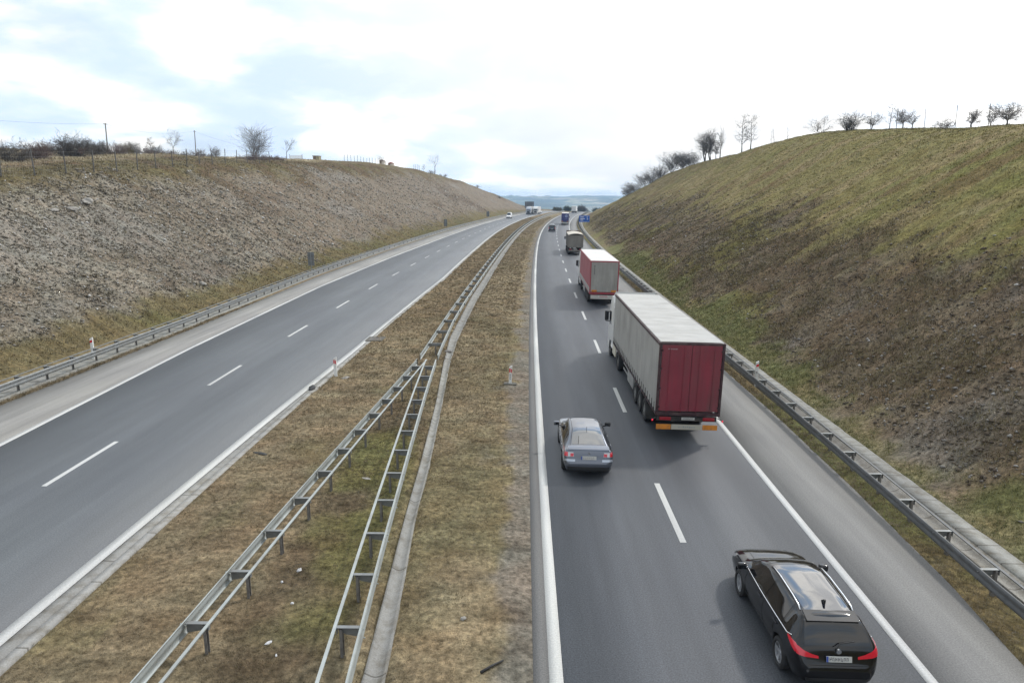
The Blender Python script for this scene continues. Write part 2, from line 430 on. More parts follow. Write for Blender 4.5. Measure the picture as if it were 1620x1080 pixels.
# far hills across the valley
def hills_material():
    m, nt, b = new_mat('far_hillside')
    tc = N(nt, 'ShaderNodeTexCoord'); o = tc.outputs['Object']
    v = N(nt, 'ShaderNodeTexVoronoi'); v.inputs['Scale'].default_value = .006; L(nt, mapping(nt, o, (1, .45, 1)), v.inputs['Vector'])
    r = ramp(nt, [(.1, (.05, .065, .035)), (.4, (.16, .17, .08)), (.55, (.40, .34, .22)), (.7, (.03, .04, .025)), (.95, (.42, .36, .27))])
    L(nt, v.outputs['Color'], r.inputs[0])
    n = noise(nt, o, .004, 6); r2 = ramp(nt, [(.45, (0, 0, 0)), (.52, (1, 1, 1))]); L(nt, n.outputs[0], r2.inputs[0])
    n2 = noise(nt, o, .02, 4); r3 = ramp(nt, [(.3, (.7, .7, .7)), (.7, (1.3, 1.3, 1.3))]); L(nt, n2.outputs[0], r3.inputs[0])
    c = mixc(nt, r2.outputs[0], r.outputs[0], (.025, .032, .018)); c = mixc(nt, 1., c, r3.outputs[0], 'MULTIPLY')
    L(nt, c, b.inputs['Base Color']); b.inputs['Roughness'].default_value = 1
    return m
hx = np.linspace(-1800, 3200, 260); hy = np.concatenate([np.linspace(2300, 5200, 60), [5400, 5800]])
HX, HY = np.meshgrid(hx, hy, indexing='ij')
up_ = sst(HY, 2400, 5100) ** 1.0
HZ = -58 + up_ * (66 + 16 * fbm(HX * .0012, HY * .0006, 4) + 11 * fbm(HX * .02, HY * .004, 4)) + 10 * fbm(HX * .002 + 5, HY * .003, 4) * sst(HY, 2300, 2900)
hills = raw_mesh('hills', np.stack([HX, HY, HZ], -1).reshape(-1, 3), grid_faces(*HX.shape)[:, ::-1], hills_material(), True)
tag(hills, 'low wooded hills fading blue beyond the valley', kind='structure')

# ------------------------------------------------------------------ paving
def paving(name, colr, rough, tracks=None, speck=.5, joints=None, stain=.25, parent=None, ribs=False, spec=.5):
    m, nt, b = new_mat(name)
    uv = N(nt, 'ShaderNodeUVMap', uv_map='UVMap').outputs[0]
    n1 = noise(nt, uv, 28., 4, .7); r1 = ramp(nt, [(.3, (1 - speck,) * 3), (.7, (1 + speck,) * 3)]); L(nt, n1.outputs[0], r1.inputs[0])
    n2 = noise(nt, mapping(nt, uv, (1., .045, 1)), 1.9, 5, .6); r2 = ramp(nt, [(.3, (1 - stain,) * 3), (.7, (1 + stain,) * 3)]); L(nt, n2.outputs[0], r2.inputs[0])
    n3 = noise(nt, mapping(nt, uv, (1, .3, 1)), .35, 6, .6); r3 = ramp(nt, [(.35, (.88, .88, .9)), (.65, (1.1, 1.1, 1.08))]); L(nt, n3.outputs[0], r3.inputs[0])
    c = mixc(nt, 1., colr, r1.outputs[0], 'MULTIPLY'); c = mixc(nt, 1., c, r2.outputs[0], 'MULTIPLY'); c = mixc(nt, 1., c, r3.outputs[0], 'MULTIPLY')
    if tracks:                                   # polished wheel tracks along the lanes
        sx = N(nt, 'ShaderNodeSeparateXYZ'); L(nt, uv, sx.inputs[0])
        fl = N(nt, 'ShaderNodeFloatCurve'); 
        mr = N(nt, 'ShaderNodeMapRange'); mr.inputs[1].default_value = tracks[0]; mr.inputs[2].default_value = tracks[1]; L(nt, sx.outputs[0], mr.inputs[0])
        rr = ramp(nt, [(p, (v, v, v)) for p, v in tracks[2]]); L(nt, mr.outputs[0], rr.inputs[0])
        c = mixc(nt, 1., c, rr.outputs[0], 'MULTIPLY')
        ck = noise(nt, mapping(nt, uv, (1, .06, 1)), .9, 7, .75, 1.2); rk = ramp(nt, [(.493, (1, 1, 1)), (.5, (.72, .72, .72)), (.507, (1, 1, 1))]); L(nt, ck.outputs[0], rk.inputs[0])
        c = mixc(nt, .5, c, rk.outputs[0], 'MULTIPLY')
    if joints:
        sx = N(nt, 'ShaderNodeSeparateXYZ'); L(nt, uv, sx.inputs[0])
        md = N(nt, 'ShaderNodeMath', operation='MODULO'); md.inputs[1].default_value = joints; 
        ad = N(nt, 'ShaderNodeMath', operation='ADD'); ad.inputs[1].default_value = 600.; L(nt, sx.outputs[1], ad.inputs[0]); L(nt, ad.outputs[0], md.inputs[0])
        rj = ramp(nt, [(0, (.45, .43, .4)), (.035 / joints, (.45, .43, .4)), (.05 / joints, (1, 1, 1))])
        dv = N(nt, 'ShaderNodeMath', operation='DIVIDE'); dv.inputs[1].default_value = joints; L(nt, md.outputs[0], dv.inputs[0]); L(nt, dv.outputs[0], rj.inputs[0])
        c = mixc(nt, 1., c, rj.outputs[0], 'MULTIPLY')
        nd = noise(nt, uv, 2.2, 7, .7); rd = ramp(nt, [(.45, (1, 1, 1)), (.7, (.55, .5, .42))]); L(nt, nd.outputs[0], rd.inputs[0]); c = mixc(nt, 1., c, rd.outputs[0], 'MULTIPLY')
    if ribs:                                     # raised profile bars of the edge line
        wv = N(nt, 'ShaderNodeTexWave'); wv.wave_type = 'BANDS'; wv.bands_direction = 'Y'; wv.inputs['Scale'].default_value = 6.; L(nt, uv, wv.inputs['Vector'])
        bump(nt, b, wv.outputs['Fac'], .35, .012)
    else: bump(nt, b, n1.outputs[0], .25, .006)
    L(nt, c, b.inputs['Base Color']); b.inputs['Roughness'].default_value = rough; b.inputs['Specular IOR Level'].default_value = spec
    return m

def srange(a, b, far_step=.02):
    out = [a]
    while out[-1] < b: out.append(min(b, out[-1] + max(.5, far_step * abs(out[-1]))))
    return np.array(out)

def ribbon(name, fl, fr, s0, s1, lift, mat, parent=None, thick=.08, cols=2, shape=None):
    """a strip of paving between two offsets; closed underneath by its edges"""
    s = srange(s0, s1); k = np.linspace(0, 1, cols)
    a = fl(s)[:, None]; b = fr(s)[:, None]; t = a + (b - a) * k[None]
    x, y = base(s[:, None], t); z = -FALL * np.clip(t, -26, 13) + drop(s)[:, None] + lift
    if shape is not None: z = z + np.interp(k, shape[0], shape[1])[None]
    top = np.stack([x, y, z], -1)
    # skirts down both edges
    le = top[:, :1].copy(); le[..., 2] -= thick; re = top[:, -1:].copy(); re[..., 2] -= thick
    V = np.concatenate([le, top, re], 1); tt = np.concatenate([t[:, :1], t, t[:, -1:]], 1)
    uv = np.stack([tt, np.repeat(s[:, None], cols + 2, 1)], -1).reshape(-1, 2)
    o = raw_mesh(name, V.reshape(-1, 3), grid_faces(len(s), cols + 2), mat, False, None, uv, parent)
    return o
def const(c): return lambda s: np.full_like(np.asarray(s, float), c)
def plus(f, d): return lambda s: f(s) + d

END = 640
M_asr = paving('worn_asphalt', (.060, .065, .074), .6, (-.4, 8., [(0, 1.15), (.1, 1.0), (.17, .86), (.3, 1.02), (.42, .88), (.5, 1.12), (.62, .82), (.74, .98), (.86, .82), (1, 1.1)]), .6, stain=.15, spec=.5)
M_asl = paving('older_asphalt', (.084, .092, .100), .58, (-21., -11.5, [(0, 1.), (.12, .90), (.25, 1.04), (.38, .90), (.5, 1.08), (.63, .92), (.76, 1.04), (.9, .92), (1, 1.05)]), .5, stain=.12, spec=.6)
M_sh = paving('dusty_shoulder_asphalt', (.182, .178, .170), .85, None, .35, stain=.14)
M_shl = paving('pale_shoulder_asphalt', (.235, .228, .212), .85, None, .35, stain=.2)
M_edge = paving('grey_asphalt_rim', (.12, .118, .114), .8, None, .4, stain=.15)
M_tar = paving('tar_seam', (.03, .028, .026), .8, None, .5)
M_line = paving('road_paint', (.47, .47, .455), .75, None, .22, stain=.2)
M_liner = paving('ribbed_road_paint', (.47, .47, .45), .75, None, .2, stain=.16, ribs=True)
M_con = paving('weathered_concrete', (.25, .247, .226), .9, None, .22, 1.0, .18)
M_con2 = paving('gutter_concrete', (.245, .24, .222), .9, None, .22, 4.0, .18)
M_con3 = paving('pale_gutter_slab', (.31, .303, .282), .9, None, .22, 2.5, .16)
M_trough = paving('silted_concrete', (.19, .18, .16), .95, None, .45, 2.0, .35)

rd = ribbon('road', const(-.45), rright, -60, END, 0, M_asr, cols=4); tag(rd, 'dark asphalt carriageway with traffic driving away', kind='structure')
shd = ribbon('hard_shoulder', rright, rout, -60, END, 0, M_sh, rd, cols=3)
ribbon('asphalt_rim', const(-.45), const(-.13), -60, END, .004, M_edge, rd)
ribbon('tar_seam', const(-.52), const(-.45), -60, END, -.02, M_tar, rd)
ribbon('edge_line', const(-.13), const(.15), -60, END, .006, M_liner, rd, .004)
ribbon('edge_line', plus(rright, -.12), plus(rright, .12), -60, END, .006, M_line, rd, .004)
rl = ribbon('road', lleft, lright, -60, END, 0, M_asl, cols=4); tag(rl, 'grey asphalt carriageway with traffic coming towards the viewer', kind='structure')
ribbon('hard_shoulder', lout, lleft, -60, END, 0, M_shl, rl, cols=3)
ribbon('edge_line', plus(lleft, -.13), plus(lleft, .13), -60, END, .006, M_line, rl, .004)
ribbon('edge_line', plus(lright, -.02), plus(lright, .30), -60, END, .006, M_liner, rl, .004)

def dashes(name, tf, s_first, w_, parent):
    vs = []; uv = []
    s0 = s_first - 12 * 6
    while s0 < END - 10:
        for q in np.linspace(s0, s0 + 4.1, 5):
            t0 = float(tf(q))
            for t_ in (t0 - w_ / 2, t0 + w_ / 2):
                x, y, z = at(q, t_, .006); vs.append((x, y, z)); uv.append((t_, q))
        s0 += 12.0
    vs = np.array(vs); n = len(vs) // 10
    f = np.concatenate([np.array([[k * 2, k * 2 + 1, k * 2 + 3, k * 2 + 2] for k in range(4)]) + 10 * j for j in range(n)])
    # give the paint its thickness
    raw_mesh(name, vs, f, M_line, False, None, np.array(uv), parent)
dashes('lane_marking', rdash, 17.85, .18, rd)
dashes('lane_marking', ldash, 20.34, .17, rl)

# concrete: gutter beside the far carriageway, channel in the median, trough and slabs on the right, strip behind the left rail
gl_ = ribbon('gutter', plus(lright, .30), plus(gut_l, -.26), -60, END, -.004, M_con2, None, .1, 3, ([0, .8, 1], [0, -.012, -.02])); tag(gl_, 'pale concrete gutter along the far carriageway', kind='structure')
ribbon('gutter_slab', plus(gut_l, -.25), gut_l, -60, END, .01, M_con3, gl_, .12)
mc = ribbon('drainage_channel', chan_l, chan_r, 2, END, .05, M_con2, None, .2, 7, ([0, .15, .3, .55, .8, .93, 1], [0, -.03, -.07, -.09, -.05, .0, .015])); tag(mc, 'shallow concrete drainage channel in the grass median', kind='structure')
tr = ribbon('drainage_channel', const(11.5), const(12.10), -20, END, .02, M_trough, None, .2, 5, ([0, .2, .5, .8, 1], [.02, -.07, -.10, -.06, .05])); tag(tr, 'silted concrete trough behind the right guard rail', kind='structure')
sl = ribbon('concrete_strip', const(12.12), lambda s: 12.74 + .05 * fbm(s * 1.1, s * 0, 2), -20, END, .10, M_con, None, .2, 2, None); tag(sl, 'row of pale concrete slabs at the foot of the right slope', kind='structure')
ll = ribbon('concrete_strip', plus(lrail, -1.35), plus(lrail, -.02), -20, END, .03, M_con, None, .2, 2); tag(ll, 'pale concrete strip under the left guard rail', kind='structure')

# ------------------------------------------------------------------ guard rails
M_galv = simple('galvanised_steel', (.40, .43, .42), .55, .5, .14, 4., .1, dirt=(.25, .24, .22), dscale=2.)
M_galvd = simple('dull_galvanised_steel', (.22, .23, .23), .6, .4, .2, 5., .1, dirt=(.16, .15, .13), dscale=2.5)
M_raild = simple('shaded_rail_steel', (.125, .13, .132), .65, .35, .2, 5., .1, dirt=(.10, .09, .08), dscale=2.5)  # right rail steel, shade of its back-lit face put into the colour
M_rust = simple('weathered_post_steel', (.20, .19, .18), .7, .3, .25, 6., .15, dirt=(.12, .10, .08))

WBEAM = [(0., .75), (.02, .752), (.046, .722), (.050, .685), (.046, .65), (.030, .618), (.028, .595), (.030, .572), (.046, .54), (.050, .505), (.046, .468), (.02, .438), (0, .44)]
def sweep(mb, prof, tf, s_list, side, lift=0., mi=0):
    """extrude a closed (out, height) outline along an offset line; side=+1: out points to larger t"""
    n = len(prof); vs = []; fs = []
    for s in s_list:
        t0 = float(tf(s)); x, y = base(s, t0); th = heading(s); z0 = -FALL * min(max(t0, -26), 13) + float(drop(s)) + lift
        for (o, h) in prof: vs.append((x + side * o * math.cos(th), y - side * o * math.sin(th), z0 + h))
    for i in range(len(s_list) - 1):
        for k in range(n): fs.append((i * n + k, i * n + (k + 1) % n, (i + 1) * n + (k + 1) % n, (i + 1) * n + k))
    fs += [tuple(range(n - 1, -1, -1)), tuple((len(s_list) - 1) * n + k for k in range(n))]
    return mb.add(vs, fs, mi)

def shell(prof, th=.007):
    return prof + [(o - th, h) for o, h in reversed(prof)]

def frame_at(s, t):
    x, y = base(s, t); return Vector((float(x), float(y), -FALL * min(max(t, -26), 13) + float(drop(s)))), heading(s)

def post_mesh(side, reach, double=False):
    """sigma post under a cranked spacer; local x points to larger t, beam lies at x = side*... """
    p = MB()
    for (cx, cy, dx, dy) in ((0, 0, .012, .10), (.025, .05, .06, .012), (.025, -.05, .06, .012)):
        p.box((cx - .02, cy, .26), (dx, dy, .82))
    b = MB()
    if double:
        b.box((0, 0, .715), (reach * 2, .09, .014)); b.box((0, .04, .62), (reach * 2 - .02, .010, .18)); b.box((0, -.035, .66), (reach * 2 - .04, .008, .10))
    else:
        fn = lambda u, v, w_: (u * side, w_, v)
        b.prism([(-.06, .70), (reach, .70), (reach, .46), (.09, .52), (-.06, .60)], fn, .034, .042)
        b.prism([(-.09, .715), (reach, .715), (reach, .70), (-.09, .70)], fn, -.045, .05)
        b.prism([(-.09, .70), (-.078, .70), (-.078, .56), (-.09, .56)], fn, -.04, .04)
    return p, b

def guard_rail(label, beams, posts, strips=(), lift=0., group=None, mat=None):
    """beams: (offset line, traffic side, s list); posts: (offset line, side, reach, double, s list)"""
    mat = mat or M_galv
    s0 = posts[0][4][0]; t0 = float(posts[0][0](s0)); org, th0 = frame_at(s0, t0)
    root = empty('guard_rail', org); tag(root, label, 'guard rail', group)
    inv = -org
    def localize(o): o.location = inv; return o
    for tf, side, sl_ in beams:
        mb = MB(); sweep(mb, shell(WBEAM), tf, sl_, side, lift)
        bo = mb                                                     # lap-joint bolts
        for s in np.arange(sl_[0] + 1.5, min(sl_[-1], 46), 2.0):
            for hh in (.69, .50):
                f, th = frame_at(s, float(tf(s))); q = f + Vector((side * .078 * math.cos(th), -side * .078 * math.sin(th), hh + lift))
                bo.cyl(q - Vector((side * .02, 0, 0)), q + Vector((side * .012, 0, 0)), .016, n=6)
        localize(mb.build('rail_beam', mat, root, 40))
    for tf, sl_ in strips:
        mb = MB(); sweep(mb, [(-.035, .705), (.035, .705), (.035, .73), (-.035, .73)], tf, sl_, 1, lift); localize(mb.build('back_strap', mat, root, None))
    count = 0
    for tf, side, reach, double, sl_ in posts:
        p, b = post_mesh(side, reach, double); proto = None; rest = []
        for s in sl_:
            t = float(tf(s)); f, th = frame_at(s, t); f.z += lift
            if count < 100:
                if proto is None:
                    o = p.build('post', M_rust, root, None); br = b.build('spacer', M_galvd, o, None); proto = o
                else:
                    o = proto.copy(); link(o, root); br = proto.children[0].copy(); link(br, o)
                o.location = f - org; o.rotation_euler = (0, 0, -th); count += 1
            else: rest.append((f - org, -th))
        if rest:
            mb = MB()
            for q, a in rest:
                R = Matrix.Rotation(a, 3, 'Z')
                for src in (p, b): mb.add([q + R @ Vector(v) for v in src.v], src.f)
            o = mb.build('far_posts', M_rust, root, None); o['kind'] = 'stuff'
    return root

def steps(a, b, near, far, sw):
    out = []; s = a
    while s <= b: out.append(s); s += near if s < sw else far
    return out
def dense(a, b): return [a + k for k in range(0, int(min(b, 60) - a))] + [s for s in np.arange(60, b, 4.)] if b > 60 else list(np.linspace(a, b, int(b - a) + 1))

ml = lerp_table([(4, -8.0), (10.7, -7.66), (16.5, -7.42), (24, -7.06), (30, -6.74), (36, -6.45), (40, -6.45), (52, -6.53), (64, -6.55), (140, -6.5), (9000, -6.5)])
mr_ = lerp_table([(4, -3.25), (10.8, -3.86), (16.3, -4.25), (24, -4.75), (30, -5.13), (36, -5.47), (40, -5.62), (48, -5.84), (56, -5.9), (140, -5.78), (9000, -5.75)])
fork = list(np.arange(4.53, 35.9, 2.0))
guard_rail('pale median guard rail nearer the oncoming carriageway, ending where the two rails join',
           [(ml, -1, list(np.arange(3, 37, 1.)))], [(plus(ml, .40), -1, .40, False, fork)], [(plus(ml, .50), list(np.arange(3, 37, 1.)))])
guard_rail('steel guard rail in the median beside the drainage channel, nearer the outgoing carriageway',
           [(mr_, 1, list(np.arange(3, 37, 1.)))], [(plus(mr_, -.40), 1, .40, False, fork)], [(plus(mr_, -.52), list(np.arange(3, 37, 1.)))])
guard_rail('double sided guard rail running on along the middle of the median into the distance',
           [(ml, -1, dense(37, 470)), (mr_, 1, dense(37, 470))], [(lambda s: (ml(s) + mr_(s)) / 2, 1, .44, True, steps(40.2, 470, 4., 4., 0))])
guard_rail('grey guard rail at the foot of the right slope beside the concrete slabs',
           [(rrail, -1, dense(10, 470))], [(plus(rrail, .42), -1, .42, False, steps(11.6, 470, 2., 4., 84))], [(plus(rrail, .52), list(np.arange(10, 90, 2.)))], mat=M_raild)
guard_rail('long guard rail at the foot of the stony left slope behind the oncoming carriageway',
           [(lrail, 1, dense(12, 470))], [(plus(lrail, -.40), 1, .40, False, steps(22.5, 470, 2., 4., 96))], [(plus(lrail, -.52), list(np.arange(12, 110, 2.)))], mat=M_galvd)

# ------------------------------------------------------------------ delineator posts
M_white = simple('white_plastic', (.72, .72, .70), .5, 0, .06, 3., dirt=(.45, .43, .38), dscale=4)
M_red = simple('red_reflector', (.55, .02, .03), .35, 0, .1, 3.)
M_dark = simple('dark_print', (.06, .06, .065), .6, 0, .1, 3.)
def delineator(s, t, label, base_plate=False, lean=(0, 0), h=1.05, z=None, slant=True):
    x, y, z0 = on_ground(s, t) if z is None else (*map(float, base(s, t)), z)
    r = empty('delineator_post', (x, y, z0), (lean[0], lean[1], -heading(s))); r.scale = (1.3, 1.4, 1.); tag(r, label, 'marker post', 'red and white marker posts along the motorway')
    fn = lambda u, v, w_: (u, w_, v)
    mb = MB(); tap = lambda v: .058 - .012 * v / h
    pr = [(-.06, -.1), (.06, -.1), (.055, h - .02), (-.055, h - .09)]
    mb.prism(pr, fn, -.035, .035); mb.build('post', M_white, r, None)
    for yy in (-.0385, .0385):
        rb = MB()
        if slant: rb.prism([(-.052, h - .34), (.052, h - .29), (.052, h - .16), (-.052, h - .21)], fn, yy - .003, yy + .003)
        else: rb.prism([(-.052, h - .36), (-.006, h - .36), (-.006, h - .16), (-.052, h - .16)], fn, yy - .003, yy + .003); rb.prism([(.012, h - .38), (.05, h - .38), (.05, h - .19), (.012, h - .19)], fn, yy - .003, yy + .003)
        rb.build('reflector', M_red, r, None)
    if base_plate:
        bp = MB(); bp.box((0, 0, .02), (.50, .30, .09), bevel=.02); bp.build('foot_plate', M_con, r, None)
        dg = MB()                                                   # small black kilometre figures, one above the other
        for k, zc in enumerate((.50, .40, .30)):
            dg.box((-.004, -.041, zc), (.05, .004, .016)); dg.box((-.022, -.041, zc + .03), (.014, .004, .05)); dg.box((.018, -.041, zc - .02), (.014, .004, .045))
        dg.build('figures', M_dark, r, None)
delineator(34.7, -10.55, 'white marker post with red reflector beside the gutter of the oncoming carriageway', slant=False)
delineator(33.9, -1.4, 'white marker post with two red bars on a concrete foot in the grass median', True, (0, .04), 1.0, slant=False)
delineator(35.3, 11.5, 'white topped marker post with red band rising behind the right guard rail', h=1.3, z=-.25)
delineator(36.9, -24.75, 'white marker post with red band peeping over the left guard rail', h=1.32, z=.5)

# ------------------------------------------------------------------ road signs
M_back = simple('bare_sign_back', (.16, .17, .18), .55, .3, .12, 2.)
M_pole = simple('sign_pole_steel', (.28, .29, .29), .55, .5, .12, 3.)
M_blue = simple('blue_sign_face', (.012, .095, .42), .45, 0, .08, .8)
M_wht = simple('white_sign_legend', (.75, .75, .75), .5, 0, .04, 3.)
def sign(name, s, t, label, plates, pole_h, poles=(0,), yaw=0., z=None, mat=None, cat='road sign', group=None):
    x, y, z0 = on_ground(s, t)
    r = empty(name, (x, y, z0), (0, 0, -heading(s) + yaw)); tag(r, label, cat, group)
    for px in poles:
        mb = MB(); mb.cyl((px, .05, -.4), (px, .05, pole_h), .04, n=10); mb.build('pole', M_pole, r)
    for (cx, cz, w_, h_) in plates:
        mb = MB(); mb.box((cx, -.01, cz), (w_, .03, h_), bevel=.008); pl = mb.build('sign_panel', mat or M_back, r, None)
        rb = MB()
        for q in (-.3, .3): rb.box((cx, .02, cz + q * h_), (w_ * .96, .03, .05))
        rb.build('stiffener', M_pole, pl, None)
    return r
sign('road_sign', 83.0, -27.2, 'small two plate sign seen from behind, standing behind the left guard rail', [(0, 1.85, .78, .95), (0, 1.02, .78, .66)], 2.35, yaw=PI)
sign('road_sign', 196, -27.2, 'narrow dark sign back, second along the foot of the left slope', [(0, 1.75, .9, 1.9)], 2.7, yaw=PI)
sign('road_sign', 291, -26.6, 'dark back of the farthest narrow sign at the foot of the left slope', [(0, 1.9, 1.2, 2.2)], 3.0, yaw=PI)
big = sign('direction_sign', 398, -19.9, 'large grey back of a direction sign above the oncoming lorries', [(0, 4.7, 5.2, 3.6)], 6.4, (-1.8, 1.8), yaw=PI, mat=simple('grey_sheet_back', (.12, .13, .145), .6, .2, .1, 1.), cat='road sign')
bs = sign('direction_sign', 236, 13.0, 'blue direction sign with white legend at the bend behind the right rail', [(0, 2.6, 3.5, 2.2)], 3.6, (-1.2, 1.2), mat=M_blue)
lg = MB()
for (cx, cz, w_) in ((-.75, 3.15, 1.2), (-.6, 2.62, 1.5), (-.85, 2.1, .95)):
    lg.box((cx, -.03, cz), (w_, .006, .17))
lg.box((.95, -.03, 2.75), (.09, .006, 1.1)); lg.box((.95, -.03, 3.2), (.5, .006, .09)); lg.box((1.15, -.03, 2.5), (.4, .006, .08))
for a, b, c_, d_ in ((0, 3.67, 3.42, .05), (0, 1.53, 3.42, .05)): lg.box((a, -.03, b), (c_, .006, d_))
lg.build('legend', M_wht, bs, None)

# ------------------------------------------------------------------ fences on the left crest
M_fpost = simple('grey_fence_post', (.11, .105, .10), .8, 0, .2, 3.)
M_wire = simple('thin_fence_wire', (.32, .31, .30), .6, .5, .1, 3.)
def wire_fence(label, pts, post_h, wires, post_r, cat='fence', mesh_pitch=None, group=None):
    o0 = Vector(pts[0]); r = empty('wire_fence', o0); tag(r, label, cat, group)
    pm = MB(); pm.cyl((0, 0, -.3), (0, 0, post_h), post_r, post_r * .9, 7); proto = None
    for k, p in enumerate(pts):
        if proto is None: o = proto = pm.build('post', M_fpost, r)
        else: o = proto.copy(); link(o, r)
        o.location = Vector(p) - o0; o.rotation_euler = (random.uniform(-.04, .04), random.uniform(-.04, .04), k)
        o.scale = (1, 1, random.uniform(.93, 1.06))
    wm = MB()
    for h in wires:
        pts2 = []
        for a, b in zip(pts[:-1], pts[1:]):
            a = Vector(a) - o0; b = Vector(b) - o0
            for q in (0, .25, .5, .75): pts2.append(a.lerp(b, q) + Vector((0, 0, h - .05 * math.sin(q * PI))))
        pts2.append(Vector(pts[-1]) - o0 + Vector((0, 0, h))); wm.tube(pts2, .006, 3)
    if mesh_pitch:
        for a, b in zip(pts[:-1], pts[1:]):
            a = Vector(a) - o0; b = Vector(b) - o0; n_ = int((b - a).length / mesh_pitch)
            for k in range(1, n_):
                q = a.lerp(b, k / n_); wm.cyl(q + Vector((0, 0, .08)), q + Vector((0, 0, wires[-1])), .0035, n=3, cap=False)
    wm.build('wire_mesh', M_wire, r, None)
    return r
fs_ = [(55, -45.6), (59.2, -45.7), (63.4, -45.79), (67.9, -45.9), (72.4, -46.0), (77.4, -46.6), (82.7, -47.3), (88.0, -48.), (93.3, -48.6), (98.3, -49.2), (103.5, -49.9), (109, -50.6), (115, -51.3), (121, -52.), (127, -52.7), (134, -53.4), (141, -54.2)]
wire_fence('tall grey posts of the wire mesh fence along the crest of the left slope', [on_ground(s, t) for s, t in fs_], 2.3, (.1, .5, .9, 1.3, 1.7, 2.1), .065, mesh_pitch=.3)
wire_fence('fence of close set posts on the far left hilltop before the small huts', [on_ground(s, -67 - .04 * (s - 200)) for s in np.arange(236, 300, 4.2)], 2.4, (.5, 1.2, 1.9), .07)
wire_fence('short row of stakes below the huts where the left crest starts to fall', [on_ground(s, -61.5) for s in (306, 309.5, 313, 316)], 2.3, (.6, 1.5), .07)
wire_fence('thin poles of the fence along the crest of the right slope', [on_ground(s, 47.4) for s in (60, 65.5, 71, 77, 83, 89.5, 96.5, 104, 112, 121)], 2.6, (.4, 1.), .035)

# ------------------------------------------------------------------ huts on the left hilltop
M_yel = simple('ochre_boards', (.30, .27, .17), .8, 0, .15, 1.5)
M_cream = simple('cream_render', (.55, .50, .44), .9, 0, .1, 1.5)
M_tile = simple('red_roof_sheet', (.30, .10, .08), .8, 0, .15, 1.5)
M_felt = simple('grey_roof_felt', (.20, .19, .17), .9, 0, .1, 1.5)
M_wood = simple('old_planks', (.17, .13, .10), .9, 0, .2, 2.)
def hut(name, s, t, label, w_, d_, h_, wall, roof, pitched=True, yaw=0.):
    x, y, z = on_ground(s, t, -.1); r = empty(name, (x, y, z), (0, 0, -heading(s) + yaw)); tag(r, label, 'hut')
    wl = MB(); wl.box((0, 0, h_ / 2), (w_, d_, h_)); wl.build('wall', wall, r, None)
    rf = MB(); fn = lambda u, v, q: (u, q, v)
    if pitched: rf.prism([(-w_ / 2 - .2, h_ + .003), (w_ / 2 + .2, h_ + .003), (0, h_ + w_ * .3)], fn, -d_ / 2 - .2, d_ / 2 + .2)
    else: rf.prism([(-w_ / 2 - .15, h_ + .003), (w_ / 2 + .15, h_ + .003), (w_ / 2 + .15, h_ + .15), (-w_ / 2 - .15, h_ + .22)], fn, -d_ / 2 - .15, d_ / 2 + .15)
    rf.build('roof', roof, r, None)
    dr_ = MB(); dr_.box((-.2 * w_, -d_ / 2 - .02, .85), (.75, .05, 1.7)); dr_.build('door', M_wood, r, None)
hut('garden_hut', 231, -76, 'ochre flat roofed hut standing alone on the left hilltop', 2.1, 2.0, 1.5, M_yel, M_yel, False)
hut('garden_hut', 284, -69, 'small brown hut with cream end at the far edge of the left hilltop', 1.9, 2.0, 1.5, M_cream, M_wood)
hut('garden_hut', 297, -69, 'small cream hut under a red roof, last on the left hilltop', 2.1, 2.1, 1.6, M_cream, M_tile)
x, y, z = on_ground(240, -87); r = empty('board_fence', (x, y, z), (0, 0, -.1)); tag(r, 'white slatted board fence on the left hilltop beyond the lone tree', 'fence')
mb = MB()
for k in range(18): mb.box((-2.0 + k * .25, 0, .7), (.14, .03, 1.4))
mb.build('boards', M_white, r, None)
for k in (-2.1, 2.35):
    mb = MB(); mb.box((k, .08, .8), (.14, .14, 1.9)); mb.build('post', M_wood, r, None)
mb = MB(); mb.box((.1, .035, .4), (4.5, .04, .1)); mb.box((.1, .035, 1.1), (4.5, .04, .1)); mb.build('rail', M_white, r, None)

# ------------------------------------------------------------------ utility poles and wire
M_ppole = simple('grey_wooden_pole', (.16, .145, .13), .9, 0, .2, 2.)
PP = [(92, -108, 8.3), (178, -112, 8.0), (242, -124, 8.8), (330, -135, 8.4)]
tops = []
for k, (s, t, h) in enumerate(PP):
    x, y, z = on_ground(s, t); tops.append(Vector((x, y, z + h - .25)))
    if k in (1, 2):
        r = empty('utility_pole', (x, y, z), (0, .02, .4))
        tag(r, ['', 'tall grey utility pole rising from the dark bushes on the left hilltop', 'farther utility pole behind the slim bare tree on the left hilltop'][k], 'utility pole', 'utility poles across the left hilltop')
        mb = MB(); mb.cyl((0, 0, -.5), (0, 0, h), .17, .12, 10); mb.build('pole', M_ppole, r)
        mb = MB(); mb.box((0, 0, h - .35), (.9, .09, .1)); 
        for q in (-.38, .38): mb.cyl((q, 0, h - .3), (q, 0, h - .12), .04, n=8)
        mb.build('crossarm', M_ppole, r, None)
mb = MB()
for a, b in zip(tops[:-1], tops[1:]):
    pts = [a.lerp(b, q) - Vector((0, 0, 1.5 * (1 - (2 * q - 1) ** 2))) for q in np.linspace(0, 1, 17)]
    mb.tube(pts, .022, 4)
ow = mb.build('overhead_wire', simple('dark_cable', (.08, .08, .085), .6), None, True); tag(ow, 'thin overhead wire sagging between the poles on the left hilltop', 'wire')

